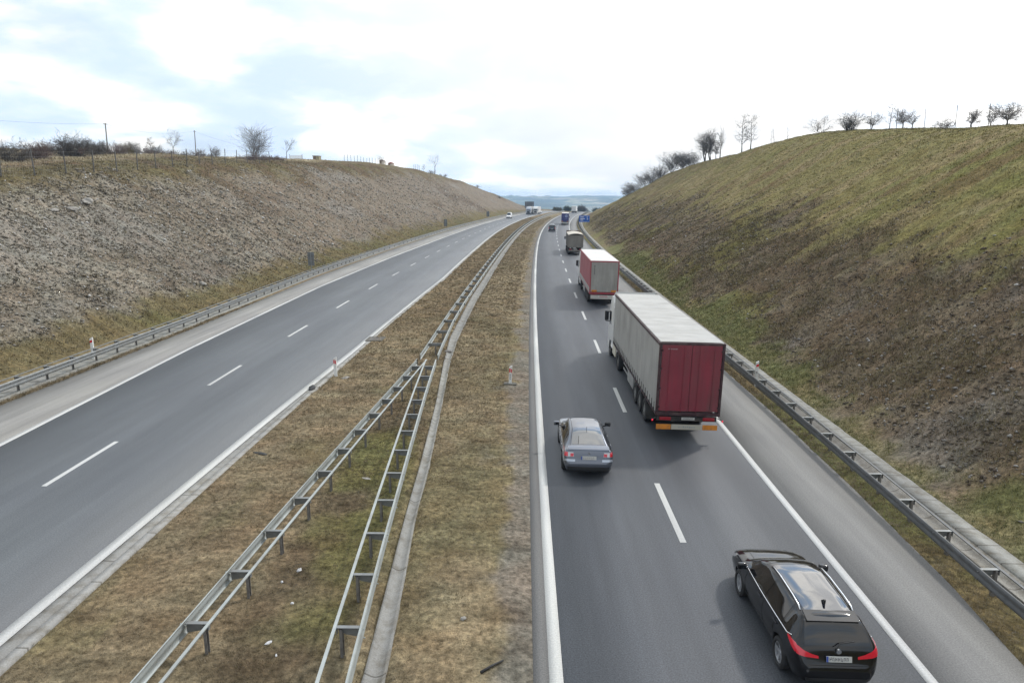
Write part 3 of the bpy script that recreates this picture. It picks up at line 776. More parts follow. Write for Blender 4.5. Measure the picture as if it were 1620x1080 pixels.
# ------------------------------------------------------------------ litter and small things on the median
M_paper = simple('dirty_paper', (.50, .50, .51), .8, 0, .12, 9.)
M_rubber = simple('torn_rubber', (.022, .022, .022), .7, 0, .3, 9.)
M_stone = simple('pale_stone', (.30, .28, .25), .9, 0, .2, 5., .3)
def lump(name, s, t, size, mat, label, cat, seed, group=None, flat=1., z=None):
    r_ = random.Random(seed); bm = bmesh.new(); bmesh.ops.create_icosphere(bm, subdivisions=3, radius=1)
    off = seed * 3.1
    for v in bm.verts:
        n_ = 1 + .55 * float(fbm(np.array(v.co.x * 1.4 + off), np.array(v.co.y * 1.4 + v.co.z * 1.9 + off), 3))
        v.co = Vector((v.co.x * size[0] * n_, v.co.y * size[1] * n_, max(-.25, v.co.z) * size[2] * n_))
    me = bpy.data.meshes.new(name); bm.to_mesh(me); bm.free(); me.materials.append(mat); finish(me, 30)
    o = bpy.data.objects.new(name, me); link(o); x, y, zz_ = on_ground(s, t); o.location = (x, y, (zz_ if z is None else z) + size[2] * .2); o.rotation_euler = (0, 0, seed)
    return tag(o, label, cat, group)
G_L = 'scraps of white litter between the two median rails'
lump('paper_litter', 15.77, -6.32, (.07, .055, .05), M_paper, 'largest crumpled white scrap lying between the two median guard rails', 'litter', 1, G_L)
lump('paper_litter', 15.2, -6.56, (.035, .03, .03), M_paper, 'tiny white scrap beside the largest crumpled one between the median rails', 'litter', 2, G_L)
lump('paper_litter', 14.33, -6.03, (.04, .035, .025), M_paper, 'small white scrap by a dark hole between the median rails', 'litter', 3, G_L)
lump('paper_litter', 12.87, -6.05, (.085, .04, .02), M_paper, 'flat torn white scrap nearest the viewer between the median rails', 'litter', 4, G_L)
lump('paper_litter', 12.5, -5.75, (.045, .02, .02), M_paper, 'narrow white scrap right of the flat torn one', 'litter', 5, G_L)
lump('plastic_sheet', 21.6, -5.95, (.15, .07, .012), M_stone, 'pale flat sheet of plastic on the grass between the median rails', 'litter', 6)
lump('plastic_bag', 34.3, -9.95, (.2, .12, .08), M_stone, 'pale grey lump lying beside the marker post of the oncoming carriageway', 'litter', 7)
lump('tyre_scrap', 32.3, -11.05, (.36, .16, .10), M_rubber, 'torn black rubber lying on the gutter before the white marker post', 'tyre scrap', 8, z=.25)
lump('tyre_scrap', 23.6, -10.3, (.30, .09, .04), M_rubber, 'thin dark strip of rubber lying flat on the median grass', 'tyre scrap', 9)
lump('stone', 13.9, -2.0, (.06, .055, .04), M_stone, 'lone pale stone on the near grass by the dirt strip', 'stone', 10)
x, y, z = on_ground(12.1, -1.5); x2, y2, z2 = on_ground(12.5, -1.06)
mb = MB(); mb.tube([(0, 0, .05), ((x2 - x) * .5, (y2 - y) * .5, .055), (x2 - x, y2 - y, z2 - z + .035)], [.03, .026, .018], 6); st_ = mb.build('stick', M_rubber, None, True, (x, y, z)); tag(st_, 'thin dark stick lying on the dirt strip near the viewer', 'stick')
lump('boulder', 62.4, -40.6, (.75, .45, .42), M_stone, 'largest pale boulder lying high on the left slope', 'boulder', 12, 'pale boulders high on the left slope')
lump('boulder', 59.5, -40.1, (.5, .32, .25), M_stone, 'middle one of the pale boulders high on the left slope', 'boulder', 13, 'pale boulders high on the left slope')
lump('boulder', 57.1, -39.9, (.4, .26, .2), M_stone, 'smallest pale boulder, lowest of those high on the left slope', 'boulder', 14, 'pale boulders high on the left slope')
lump('boulder', 60.2, -29.6, (.5, .25, .2), M_stone, 'flat pale stone low on the left slope above the rail', 'boulder', 15)
x, y, z = at(44.2, -10.55); r = empty('drain_grate', (x, y, z), (0, 0, -heading(44))); tag(r, 'iron drain grate in a concrete surround beside the gutter', 'drain')
mb = MB(); 
for (cx, cy, dx_, dy_) in ((0, .55, 1.1, .22), (0, -.55, 1.1, .22), (.47, 0, .16, .88), (-.47, 0, .16, .88)): mb.box((cx, cy, .0), (dx_, dy_, .12))
mb.build('surround', M_con, r, None); mb = MB()
for k in range(8): mb.box((-.35 + k * .1, 0, .03), (.045, .87, .05))
mb.box((0, 0, -.01), (.77, .87, .02)); mb.build('grate', M_rust, r, None)
x, y, z = at(41.2, -5.38); r = empty('drain_grate', (x, y, z + .02), (0, 0, -heading(41))); tag(r, 'rusty drain cover set in the median channel where the rails join', 'drain')
mb = MB(); mb.box((0, 0, 0), (.42, .5, .07), bevel=.01); mb.build('frame', M_rust, r, None); mb = MB()
for k in range(5): mb.box((-.13 + k * .065, 0, .045), (.03, .42, .03))
mb.build('bars', M_rust, r, None)

# ------------------------------------------------------------------ loose stones and dry grass
def pick(n, s0, s1, t0, t1, weight, near_bias=1.):
    """random spots on the land, denser where weight is high and near the viewer"""
    S_, T_ = [], []; got = 0; tries = 0
    while got < n and tries < 60:
        u = rng.rand(n * 2); s = s0 * (s1 / s0) ** u if near_bias else s0 + (s1 - s0) * u
        t = t0 + (t1 - t0) * rng.rand(n * 2)
        _, g, st = land_zones(s[None], t[None]); wgt = weight(s, t, g[0], st[0])
        k = rng.rand(n * 2) < wgt; S_.append(s[k]); T_.append(t[k]); got += k.sum(); tries += 1
    s = np.concatenate(S_)[:n]; t = np.concatenate(T_)[:n]; x, y = base(s, t); return s, t, x, y, ground_z(s, t)

def island_mat(name, stops, rough=.95, clump=True):
    m, nt, b = new_mat(name); r = ramp(nt, stops)
    if clump: L(nt, N(nt, 'ShaderNodeVertexColor', layer_name='shade').outputs[0], r.inputs[0])
    else: L(nt, N(nt, 'ShaderNodeNewGeometry').outputs['Random Per Island'], r.inputs[0])
    L(nt, r.outputs[0], b.inputs['Base Color']); b.inputs['Roughness'].default_value = rough; b.inputs['Specular IOR Level'].default_value = .15
    return m

def stones(name, spots, size, mat, label):
    s, t, x, y, z = spots; n = len(x)
    octv = np.array([[1, 0, 0], [-1, 0, 0], [0, 1, 0], [0, -1, 0], [0, 0, 1], [0, 0, -.6]], float)
    octf = np.array([[0, 2, 4], [2, 1, 4], [1, 3, 4], [3, 0, 4], [2, 0, 5], [1, 2, 5], [3, 1, 5], [0, 3, 5]])
    sc = ((size[0] + (size[1] - size[0]) * rng.rand(n) ** 3.2) * np.clip(np.hypot(x, y) / 60., 1, 2.6))[:, None] * (.6 + .7 * rng.rand(n, 3)) * np.array([1, 1, .7])
    V = octv[None] * sc[:, None, :] * (1 + .5 * (rng.rand(n, 6, 1) - .5))
    a = rng.rand(n) * 6.28; ca, sa = np.cos(a)[:, None], np.sin(a)[:, None]
    X_ = V[..., 0] * ca - V[..., 1] * sa; Y_ = V[..., 0] * sa + V[..., 1] * ca
    V = np.stack([X_ + x[:, None], Y_ + y[:, None], V[..., 2] + z[:, None] + sc[:, 2:3] * .25], -1)
    F = octf[None] + 6 * np.arange(n)[:, None, None]
    o = raw_mesh(name, V.reshape(-1, 3), F.reshape(-1, 3), mat); tag(o, label, kind='stuff'); return o

M_scree = island_mat('broken_limestone', [(0, (.125, .108, .086)), (.35, (.195, .174, .142)), (.75, (.255, .232, .195)), (.96, (.36, .345, .32)), (1, (.55, .54, .52))], clump=False)
M_scree2 = island_mat('broken_dark_stone', [(0, (.07, .054, .04)), (.5, (.12, .097, .072)), (.85, (.17, .155, .135)), (.97, (.26, .245, .225)), (1, (.5, .48, .46))], clump=False)
stones('loose_stones', pick(34000, 30, 330, -62, -27.5, lambda s, t, g, st: st * .9 * (1 - .8 * sst(s, 65, 125))), (.03, .14), M_scree, 'loose grey limestone chips scattered over the left cutting slope')
stones('loose_stones', pick(20000, 18, 260, 14, 44, lambda s, t, g, st: st * .9 * (1 - .7 * sst(s, 60, 120))), (.025, .12), M_scree2, 'loose dark and pale stones scattered over the lower right cutting slope')

def tufts(name, spots, hgt, blades, width, mat, label, spread, lean_=.9, dist_scale=True):
    s, t, x, y, z = spots; n = len(x); k = blades
    d = np.hypot(x, y - 0); f = np.clip(d / 22., .75, 4.) if dist_scale else np.ones(n)
    h = (hgt * (.5 + rng.rand(n)) * np.clip(f, .8, 1.7))[:, None] * (.5 + .7 * rng.rand(n, k)); wd = (width * f)[:, None] * (.6 + .8 * rng.rand(n, k))
    a = rng.rand(n, k) * 6.28; ln = lean_ * (.3 + rng.rand(n, k)); r0 = spread * np.clip(f, .8, 2.)[:, None] * rng.rand(n, k) * .7; a0 = rng.rand(n, k) * 6.28
    bx_ = x[:, None] + r0 * np.cos(a0); by_ = y[:, None] + r0 * np.sin(a0); bz = np.repeat(z[:, None], k, 1) - .015
    dx_, dy_ = -np.sin(a) * wd / 2, np.cos(a) * wd / 2
    tipx = bx_ + np.cos(a) * h * ln; tipy = by_ + np.sin(a) * h * ln; tipz = bz + .015 + h * (1.15 - .5 * ln * .7)
    V = np.stack([np.stack([bx_ - dx_, by_ - dy_, bz], -1), np.stack([bx_ + dx_, by_ + dy_, bz], -1), np.stack([tipx, tipy, tipz], -1)], 2)
    F = np.arange(n * k * 3).reshape(-1, 3)
    dark_between = sst(t, -7.3, -6.6) * sst(-t, 4.2, 4.9) * sst(-s, -34, -26)
    # every tuft has its own shade, and neighbouring tufts lean towards the same one
    sh_ = np.clip(.5 - .34 * dark_between + .75 * fbm(s * 2.3, t * 2.3, 3) + .42 * (rng.rand(n) - .5), 0, 1)[:, None] + .16 * (rng.rand(n, k) - .5)
    sh3 = np.repeat(np.clip(sh_, 0, 1).reshape(-1, 1), 3, 0) * np.ones((1, 3))
    o = raw_mesh(name, V.reshape(-1, 3), F, mat, False, {'shade': sh3}); tag(o, label, kind='stuff'); return o
M_dry = island_mat('dry_grass_blades', [(0, (.10, .085, .048)), (.25, (.155, .124, .077)), (.5, (.215, .172, .11)), (.75, (.275, .225, .15)), (1, (.36, .30, .21))])
M_grn = island_mat('winter_green_blades', [(0, (.09, .095, .038)), (.45, (.155, .158, .065)), (.8, (.21, .19, .092)), (1, (.28, .24, .14))])
M_olv = island_mat('olive_turf_blades', [(0, (.105, .098, .036)), (.45, (.165, .15, .058)), (.8, (.215, .18, .08)), (1, (.27, .225, .115))])
clear = lambda s, t: ((t > -.5) | (t < chan_l(s) - .03) | (t > chan_r(s) + .03)) & (t > gut_l(s) + .05)
tufts('dry_grass', pick(46000, 9, 330, -12.4, -.55, lambda s, t, g, st: (t > gut_l(s) + .05) * clear(s, t) * np.where(t > -1.7, .35 * g, .9) * (.45 + .9 * np.clip(fbm(s * 1.3, t * 1.3, 3) + .4, 0, 1))), .06, 7, .012, M_dry, 'short tan winter grass on the motorway median', .10)
tufts('dry_grass', pick(5000, 11, 90, 9.75, 11.2, lambda s, t, g, st: (t > rout(s) - .02) * .9), .07, 6, .010, M_dry, 'dry grass fringe under the right guard rail', .10)
tufts('dry_grass', pick(2500, 20, 110, -24.2, -23.3, lambda s, t, g, st: (t < lout(s) + .05) * (t > lrail(s) - .04) * .9), .06, 6, .010, M_dry, 'thin dry grass fringe under the left guard rail', .10)
tufts('green_grass', pick(12000, 14, 120, 12.78, 15.6, lambda s, t, g, st: g * .9), .07, 6, .012, M_grn, 'short green grass at the foot of the right slope', .13)
tufts('dry_grass', pick(48000, 30, 300, 15.5, 56, lambda s, t, g, st: g * .9), .05, 6, .018, M_olv, 'olive winter turf over the upper right slope', .25)
tufts('dry_grass', pick(16000, 20, 280, 14, 42, lambda s, t, g, st: st * .6), .09, 5, .014, island_mat('dead_stalks', [(0, (.06, .045, .03)), (.6, (.12, .09, .058)), (1, (.2, .16, .1))]), 'dead brown stalks among the stones of the right slope', .2)
tufts('dry_grass', pick(26000, 19, 280, 14.5, 46, lambda s, t, g, st: st * np.clip(fbm(s * .4 + t * .1, t * .5, 3) * 2.2 + .45, .06, 1)), .09, 6, .014, island_mat('straw_and_moss_tufts', [(0, (.075, .06, .035)), (.3, (.125, .10, .06)), (.55, (.165, .14, .07)), (.8, (.21, .175, .10)), (1, (.27, .23, .15))]), 'straw tufts creeping down over the brown earth of the right slope', .22)
tufts('dry_grass', pick(15000, 30, 330, -62, -27.5, lambda s, t, g, st: st * np.clip(fbm(s * .8, t * .8, 2) * 1.6 + .5, .1, 1) * (1 - .6 * sst(s, 70, 130))), .06, 7, .02, island_mat('dark_low_weeds', [(0, (.05, .043, .03)), (.6, (.095, .08, .055)), (1, (.15, .13, .09))]), 'low dark weeds rooted between the stones of the left slope', .12)
tufts('dry_grass', pick(9000, 45, 240, -85, -44, lambda s, t, g, st: (toe_l(s) - t - h_l(s) * M_L > 2.) * .9), .13, 6, .02, island_mat('pale_field_grass', [(0, (.2, .165, .10)), (.6, (.32, .27, .18)), (1, (.42, .36, .26))]), 'pale straw coloured grass of the field behind the left fence', .25)
tufts('dry_grass', pick(20000, 30, 260, -58, -26.8, lambda s, t, g, st: (g + .12 * st) * (toe_l(s) - t - h_l(s) * M_L < 2.5) * .9), .08, 6, .016, island_mat('brown_turf_blades', [(0, (.10, .082, .05)), (.45, (.15, .125, .072)), (.8, (.2, .165, .1)), (1, (.27, .23, .15))]), 'brown winter grass along foot and crest of the left slope', .22)

# ------------------------------------------------------------------ bare trees and bushes
def bark(name, a, b):
    m, nt, bs_ = new_mat(name); tc = N(nt, 'ShaderNodeTexCoord'); n = noise(nt, tc.outputs['Object'], 2.2, 5)
    r = ramp(nt, [(.3, a), (.7, b)]); L(nt, n.outputs[0], r.inputs[0]); L(nt, r.outputs[0], bs_.inputs['Base Color']); bs_.inputs['Roughness'].default_value = .95
    bs_.inputs['Specular IOR Level'].default_value = .15
    return m
BARK = {'grey': bark('grey_bark', (.13, .12, .115), (.21, .195, .185)), 'dark': bark('dark_bark', (.08, .073, .068), (.14, .13, .122)),
        'red': bark('reddish_twigs', (.11, .08, .075), (.17, .13, .12)), 'pale': bark('pale_bark', (.13, .11, .09), (.24, .20, .17)), 'green': bark('evergreen_sprays', (.05, .06, .035), (.09, .10, .06)),
        'olive': bark('olive_twigs', (.07, .065, .03), (.14, .12, .06))}

def grow(kind, h, wd, seed, twig=.016, full=1.):
    R = random.Random(seed); segs = []
    def rv(s_): return Vector((R.uniform(-s_, s_), R.uniform(-s_, s_), R.uniform(-s_, s_)))
    def branch(p, d, ln, r, depth, nseg, kids, up, spread, wob=.16):
        seg = ln / nseg; rr = r
        for i in range(nseg):
            d = (d + rv(wob) + Vector((0, 0, up))).normalized(); q = p + d * seg * R.uniform(.8, 1.2); r2 = max(twig, rr * (.80 if i < nseg - 1 else .6))
            segs.append((p, q, rr, r2, depth)); p, rr = q, r2
            if depth > 0:
                for _ in range(kids if isinstance(kids, int) else (kids[0] if R.random() < kids[1] else kids[0] - 1)):
                    if i == 0 and depth >= 3: continue
                    ax = d.orthogonal(); ax.rotate(Matrix.Rotation(R.uniform(0, 6.28), 3, d)); nd = (d * R.uniform(.55, 1.0) + ax * spread * R.uniform(.6, 1.2)).normalized()
                    branch(p.copy(), nd, ln * R.uniform(.42, .62), rr * .62, depth - 1, max(2, nseg - 1), kids, up * .6, spread, wob * 1.15)
    V3 = Vector
    if kind == 'leader':
        p = V3((0, 0, -.1)); r = .035 * h ** .8 * .8; d = V3((0, 0, 1)); n = 16
        for i in range(n):
            d = (d + rv(.05) + V3((0, 0, .1))).normalized(); q = p + d * (h / n); r2 = r * .89; segs.append((p, q, r, max(twig, r2), 3)); p, r = q, max(twig, r2)
            f = (i + 1) / n
            if f > .22:
                for _ in range(int(3 * full)):
                    a = R.uniform(0, 6.28); ln = wd * .55 * (1.15 - f) ** .6 * R.uniform(.6, 1.2) + .05 * h
                    branch(p.copy(), V3((math.cos(a), math.sin(a), R.uniform(.25, .8))).normalized(), ln, r * .42, 1, 3, (2, .7), .07, .7)
    elif kind == 'vase':
        tr_ = h * .34; p = V3((0, 0, -.1)); r = .045 * h ** .8 * .6; d = V3((0, 0, 1))
        for i in range(5):
            d = (d + rv(.06)).normalized(); q = p + d * tr_ / 5; segs.append((p, q, r, r * .93, 3)); p, r = q, r * .93
        for k in range(int(6 * full)):
            a = k * 1.05 + R.uniform(-.3, .3); o = R.uniform(.25, .6) * wd / h * 1.6
            branch(p.copy(), V3((math.cos(a) * o, math.sin(a) * o, 1)).normalized(), (h - tr_) * R.uniform(.62, .8), r * .55, 2, 5, (2, .6), .05, .6)
    elif kind == 'multi':
        for k in range(int(13 * full)):
            a = R.uniform(0, 6.28); o = R.uniform(.05, .62) * wd / h; b0 = V3((math.cos(a) * .25, math.sin(a) * .25, -.1))
            branch(b0, V3((math.cos(a) * o, math.sin(a) * o, 1)).normalized(), h * R.uniform(.62, .92), .03 * h ** .5 * .7, 2, 6, (2, .45), .06, .5, .1)
    elif kind == 'thorn':
        for j in range(2 if seed % 3 else 1):
            p = V3((R.uniform(-.3, .3), R.uniform(-.2, .2), -.1)); r = .05 * h ** .6; d = V3((R.uniform(-.2, .2), R.uniform(-.2, .2), 1)).normalized(); tr_ = h * R.uniform(.18, .3)
            for i in range(3):
                d = (d + rv(.1)).normalized(); q = p + d * tr_ / 3; segs.append((p, q, r, r * .9, 3)); p, r = q, r * .9
            for k in range(int(7 * full)):
                a = k * .9 + R.uniform(-.3, .3); o = R.uniform(.35, 1.15) * wd / h
                branch(p.copy(), V3((math.cos(a) * o, math.sin(a) * o, 1)).normalized(), (h - tr_) * R.uniform(.55, .82), r * .5, 2, 5, (2, .75), .02, .85, .24)
    else:                                                    # bush: a dome of stems from the ground
        for k in range(int(22 * full)):
            a = R.uniform(0, 6.28); o = R.uniform(.1, 1.5) * wd / h * .8; q0 = R.uniform(0, wd * .18); b0 = V3((math.cos(a) * q0, math.sin(a) * q0, -.1))
            dd = V3((math.cos(a) * o, math.sin(a) * o, 1)); ln = min(h / (1 / dd.length), wd * .62 + h * .2) * R.uniform(.55, .95)
            branch(b0, dd.normalized(), ln, .022 * h ** .5, 2, 4, (2, .7), .03, .8, .2)
    return segs

def seg_mesh(name, segs, mat, parent):
    P0 = np.array([s[0] for s in segs], float); P1 = np.array([s[1] for s in segs], float); R0 = np.array([s[2] for s in segs]); R1 = np.array([s[3] for s in segs])
    D = P1 - P0; ln = np.linalg.norm(D, axis=1, keepdims=True) + 1e-9; D = D / ln; P1 = P1 + D * R1[:, None] * .6
    ref = np.where(np.abs(D[:, 2:3]) < .9, np.array([[0, 0, 1.]]), np.array([[1., 0, 0]])); A_ = np.cross(D, ref); A_ /= np.linalg.norm(A_, axis=1, keepdims=True); B_ = np.cross(D, A_)
    n = 5 if R0.max() > .05 else 3
    ang = 2 * PI * np.arange(n) / n; ring = A_[:, None] * np.cos(ang)[None, :, None] + B_[:, None] * np.sin(ang)[None, :, None]
    V = np.concatenate([P0[:, None] + ring * R0[:, None, None], P1[:, None] + ring * R1[:, None, None]], 1)
    k = np.arange(n); f = np.stack([k, (k + 1) % n, n + (k + 1) % n, n + k], -1); F = f[None] + 2 * n * np.arange(len(segs))[:, None, None]
    return raw_mesh(name, V.reshape(-1, 3), F.reshape(-1, 4), mat, True, None, None, parent)

def tree(name, s, t, label, cat, kind, h, wd, bk='grey', group=None, twig=.013, full=1., lean=(0, 0)):
    tree.seed += 1
    x, y, z = on_ground(s, t); r = empty(name, (x, y, z - .05), (lean[0], lean[1], tree.seed * 1.3)); tag(r, label, cat, group)
    segs = grow(kind, h, wd, tree.seed, twig, full if kind in ('leader',) else full * (.62 if s > 150 else .7))
    # scale to the wanted outline
    P = np.array([q[1] for q in segs]); hs = h / max(P[:, 2].max(), .1); ws = wd / max(np.percentile(np.abs(P[:, :2]), 97) * 2, .1)
    segs = [(Vector((a.x * ws, a.y * ws, a.z * hs)), Vector((b.x * ws, b.y * ws, b.z * hs)), r0, r1, d) for a, b, r0, r1, d in segs]
    big = [q for q in segs if q[4] >= 2]; small = [q for q in segs if q[4] < 2]
    woody = 'trunk' if kind in ('leader', 'vase', 'thorn') else 'stems'
    seg_mesh(woody, big, BARK[bk], r); seg_mesh('crown', small, BARK[bk], r)
    return r
tree.seed = 100
GL, GR_, GS = 'bare bushes along the left hilltop', 'bare thorn trees on the crest of the right slope', 'bare bushes down the far end of the right crest'
LT = [ # s, t, label, kind, h, w, bark, full
 (69, -52, 'leftmost grey bush on the left hilltop at the edge of the photo', 'bush', 2.5, 3.6, 'dark', 2.2),
 (73, -52.5, 'reddish brown bush beside the second fence post on the left hilltop', 'bush', 2.3, 3.2, 'red', 2.4),
 (66, -55, 'olive grey bush between the leftmost bush and the reddish one', 'bush', 2.0, 3.0, 'olive', 1.8),
 (108, -76, 'low dark bush standing apart in the dry field on the left hilltop', 'bush', 1.9, 4.2, 'red', 2.),
 (90, -60, 'big dark round bush, largest of the left hilltop', 'bush', 3.7, 4.8, 'dark', 4.2),
 (82.5, -54, 'tiny twiggy shrub in front of the big dark bush', 'vase', 1.5, 1.6, 'red', .6),
 (99, -62.5, 'dark bush touching the big one at the foot of the nearer utility pole', 'bush', 2.5, 3.2, 'dark', 2.8),
 (105.5, -64, 'grey brown bush right of the nearer utility pole', 'bush', 2.3, 3.6, 'red', 2.4),
 (110.5, -65, 'bush with a small olive top amid the grey hedge of the left hilltop', 'bush', 2.2, 2.2, 'olive', 1.3),
 (113.5, -65.5, 'upright grey bush in the middle of the hilltop hedge', 'multi', 2.7, 3.2, 'grey', 1.3),
 (118, -66, 'low brown bush between two taller grey ones in the hilltop hedge', 'bush', 1.9, 2.8, 'red', 1.4),
 (121, -66.5, 'grey twiggy bush with a thin stem in the hilltop hedge', 'bush', 2.5, 3.4, 'grey', 2.2),
 (128, -71, 'slender pale sapling standing behind the hilltop hedge', 'leader', 3.6, 1.8, 'pale', 1.),
 (128.5, -68.5, 'reddish low bush at the right part of the hilltop hedge', 'bush', 1.7, 3.6, 'red', 1.5),
 (143, -75, 'slim tree with a flat topped crown behind the hilltop hedge', 'vase', 5.6, 4.6, 'pale', .9),
 (137, -69.5, 'dark low bush under the slim flat topped tree', 'bush', 1.6, 3.4, 'dark', 1.4),
 (146, -71.5, 'round reddish bush at the foot of the farther utility pole', 'bush', 2.0, 3.8, 'red', 1.5),
 (150.5, -72, 'low flat bush right of the farther utility pole', 'bush', 1.1, 3.0, 'dark', 1.2),
 (154, -71.5, 'small upright bare tree beside the low flat bush', 'multi', 2.9, 2.4, 'grey', .9),
 (144, -58.5, 'tall many stemmed bare tree, tallest on the left hilltop', 'multi', 8.0, 6.2, 'grey', 1.7),
 (137, -57, 'low red brown scrub left of the tallest hilltop tree', 'bush', 1.4, 4.2, 'red', 1.5),
 (143, -57.5, 'low red brown scrub under the tallest hilltop tree', 'bush', 1.6, 4.6, 'red', 1.5),
 (150, -58.5, 'low red brown scrub right of the tallest hilltop tree', 'bush', 1.5, 4.8, 'red', 1.5),
 (158, -59.5, 'last of the low red brown scrub, towards the lone spreading tree', 'bush', 1.4, 5.0, 'red', 1.4),
 (206, -76, 'lone small tree with spreading horizontal branches on the left hilltop', 'vase', 6.6, 5.0, 'grey', 1.),
 (291, -72, 'faint pale bare tree between the two cream huts', 'vase', 4.5, 3.2, 'pale', .7),
 (320, -60.5, 'small sapling on the falling left crest before the lone tree', 'leader', 3.4, 1.6, 'pale', .9),
 (339, -61.5, 'low bush at the left foot of the lone tree on the falling left crest', 'bush', 2.0, 4.2, 'grey', 1.2),
 (344, -61, 'lone slender bare tree on the falling left crest', 'vase', 11.5, 7.2, 'grey', 1.),
 (350, -58, 'low bush at the right foot of the lone tree on the falling left crest', 'bush', 1.8, 4.4, 'grey', 1.2),
 (401, -50.5, 'tiny shrub far down the left crest', 'bush', 2.0, 3.0, 'grey', .9),
 (417, -40.5, 'farthest tiny shrub at the low end of the left crest', 'bush', 1.8, 2.8, 'grey', .9)]
for s, t, lab, kind, h, wd, bk, full in LT:
    nm = 'bare_tree' if kind in ('vase', 'leader') or h > 5 else 'bush'
    tree(nm, s, t, lab, 'tree' if nm == 'bare_tree' else 'bush', kind, h, wd, bk, GL, .013, full)
RT = [
 (165.5, 46, 'taller of the paired slender trees on the right crest, nearer the valley', 'bare_tree', 'leader', 8.8, 5.0, 'dark', 1.2, 'paired slender trees on the right crest'),
 (162, 47, 'second of the paired slender trees on the right crest, farther from the valley', 'bare_tree', 'leader', 8.0, 4.6, 'dark', 1.2, 'paired slender trees on the right crest'),
 (184.5, 45.5, 'thin single tree with a bare trunk left of the paired trees', 'bare_tree', 'vase', 8.6, 3.2, 'grey', .9, None),
 (209, 46.5, 'thick twin trunked tree with a dense dark crown on the right crest', 'bare_tree', 'thorn', 10.6, 6.8, 'dark', 2.0, None),
 (206, 47.5, 'lower leaning tree behind the thick twin trunked one', 'bare_tree', 'thorn', 8.6, 5.4, 'dark', 1.6, None),
 (199, 47.5, 'small dark tree tucked right of the twin trunked one', 'bare_tree', 'thorn', 4.6, 3.0, 'dark', 1.4, None),
 (234, 47, 'uppermost dark bush in the row below the twin trunked tree', 'bush', 'bush', 5.6, 7.4, 'dark', 2.1, GS),
 (241, 45.2, 'tall spiky bush, second in the row below the twin trunked tree', 'bush', 'multi', 7.6, 7.4, 'dark', 1.9, GS),
 (249, 43, 'dense bush with thin stems showing above it, third down the right crest', 'bush', 'multi', 7.8, 8.0, 'dark', 2.0, GS),
 (257, 40, 'broad dark bush, fourth down the right crest', 'bush', 'bush', 6.6, 8.0, 'grey', 2.3, GS),
 (263, 37.6, 'rounded dark bush ending the thick row on the right crest', 'bush', 'bush', 5.6, 7.0, 'grey', 2.1, GS),
 (268, 35.5, 'tall pale twiggy bush below the thick row on the right crest', 'bush', 'multi', 6.6, 7.0, 'grey', 1.6, GS),
 (279, 33, 'mid grey bush low on the right crest', 'bush', 'bush', 5.2, 6.6, 'grey', 1.7, GS),
 (290, 30.5, 'lowest grey bush where the right slope meets the valley', 'bush', 'bush', 3.8, 5.6, 'grey', 1.6, GS),
 (284, 31.6, 'thin stemmed bush between the two lowest on the right crest', 'bush', 'multi', 4.8, 5.6, 'grey', 1.4, GS),
 (149, 47.5, 'thin sapling, leftmost of three on the bare part of the right crest', 'bare_tree', 'leader', 2.8, 1.0, 'grey', .6, 'saplings on the bare part of the right crest'),
 (147, 47.5, 'thin sapling in the middle of three on the right crest', 'bare_tree', 'leader', 3.0, 1.0, 'grey', .6, 'saplings on the bare part of the right crest'),
 (142, 48.5, 'thin sapling, rightmost of three on the right crest', 'bare_tree', 'leader', 2.6, 1.0, 'grey', .6, 'saplings on the bare part of the right crest'),
 (126, 48.6, 'loose three stemmed thorn tree, first of the row along the right crest', 'thorn_tree', 'multi', 3.3, 4.6, 'grey', .9, GR_),
 (112, 47.8, 'full rounded thorn tree, second of the row along the right crest', 'thorn_tree', 'bush', 3.7, 3.4, 'dark', 2.2, GR_),
 (105, 48.2, 'low flat crowned thorn tree, third of the row along the right crest', 'thorn_tree', 'thorn', 2.7, 3.4, 'dark', 1.5, GR_),
 (97.5, 47, 'thin upright thorn tree between the flat crowned and the twin thorn trees', 'thorn_tree', 'leader', 3.4, 1.6, 'grey', .9, GR_),
 (96, 48, 'left one of the twin thorn trees growing together on the right crest', 'thorn_tree', 'thorn', 2.9, 2.2, 'grey', 1.2, GR_),
 (93.5, 48, 'right one of the twin thorn trees growing together on the right crest', 'thorn_tree', 'thorn', 2.8, 2.4, 'grey', 1.2, GR_),
 (87, 48.5, 'small sparse thorn tree standing alone before the last pair', 'thorn_tree', 'thorn', 1.9, 2.2, 'grey', 1., GR_),
 (74.5, 44, 'loose leaning thorn tree beside a thin pole near the right edge', 'thorn_tree', 'thorn', 2.1, 1.9, 'grey', 1., GR_),
 (70.8, 44, 'smaller thorn tree in front of the large spreading one at the right edge', 'thorn_tree', 'thorn', 1.8, 1.5, 'grey', .9, GR_),
 (69, 44.3, 'large spreading thorn tree at the right edge of the photo', 'thorn_tree', 'thorn', 2.3, 3.0, 'grey', 1.6, GR_)]
for s, t, lab, nm, kind, h, wd, bk, full, grp in RT:
    tree(nm, s, t, lab, 'tree' if nm != 'bush' else 'bush', kind, h, wd, bk, grp, .0095 if s < 150 else .018, full)
# trees in the dip where the motorway disappears
GV = 'trees in the dip where the motorway disappears'
for s, t, lab, h, wd, bk in [(590, -18, 'dark round tree left of the blue lorry in the dip', 5.5, 7, 'green'), (575, -24, 'low olive tree at the left end of the trees in the dip', 4, 8, 'olive'),
                             (585, -5, 'broad grey tree just left of the white lorry in the dip', 6.5, 9, 'dark'), (600, 6, 'dark green tree between the white lorry and the blue sign', 4.8, 8, 'green'),
                             (610, 14, 'lower green tree beside the blue sign in the dip', 4.5, 9, 'green')]:
    tree('valley_tree', s, t, lab, 'tree', 'bush', h, wd, bk, GV, .09, 2.2)
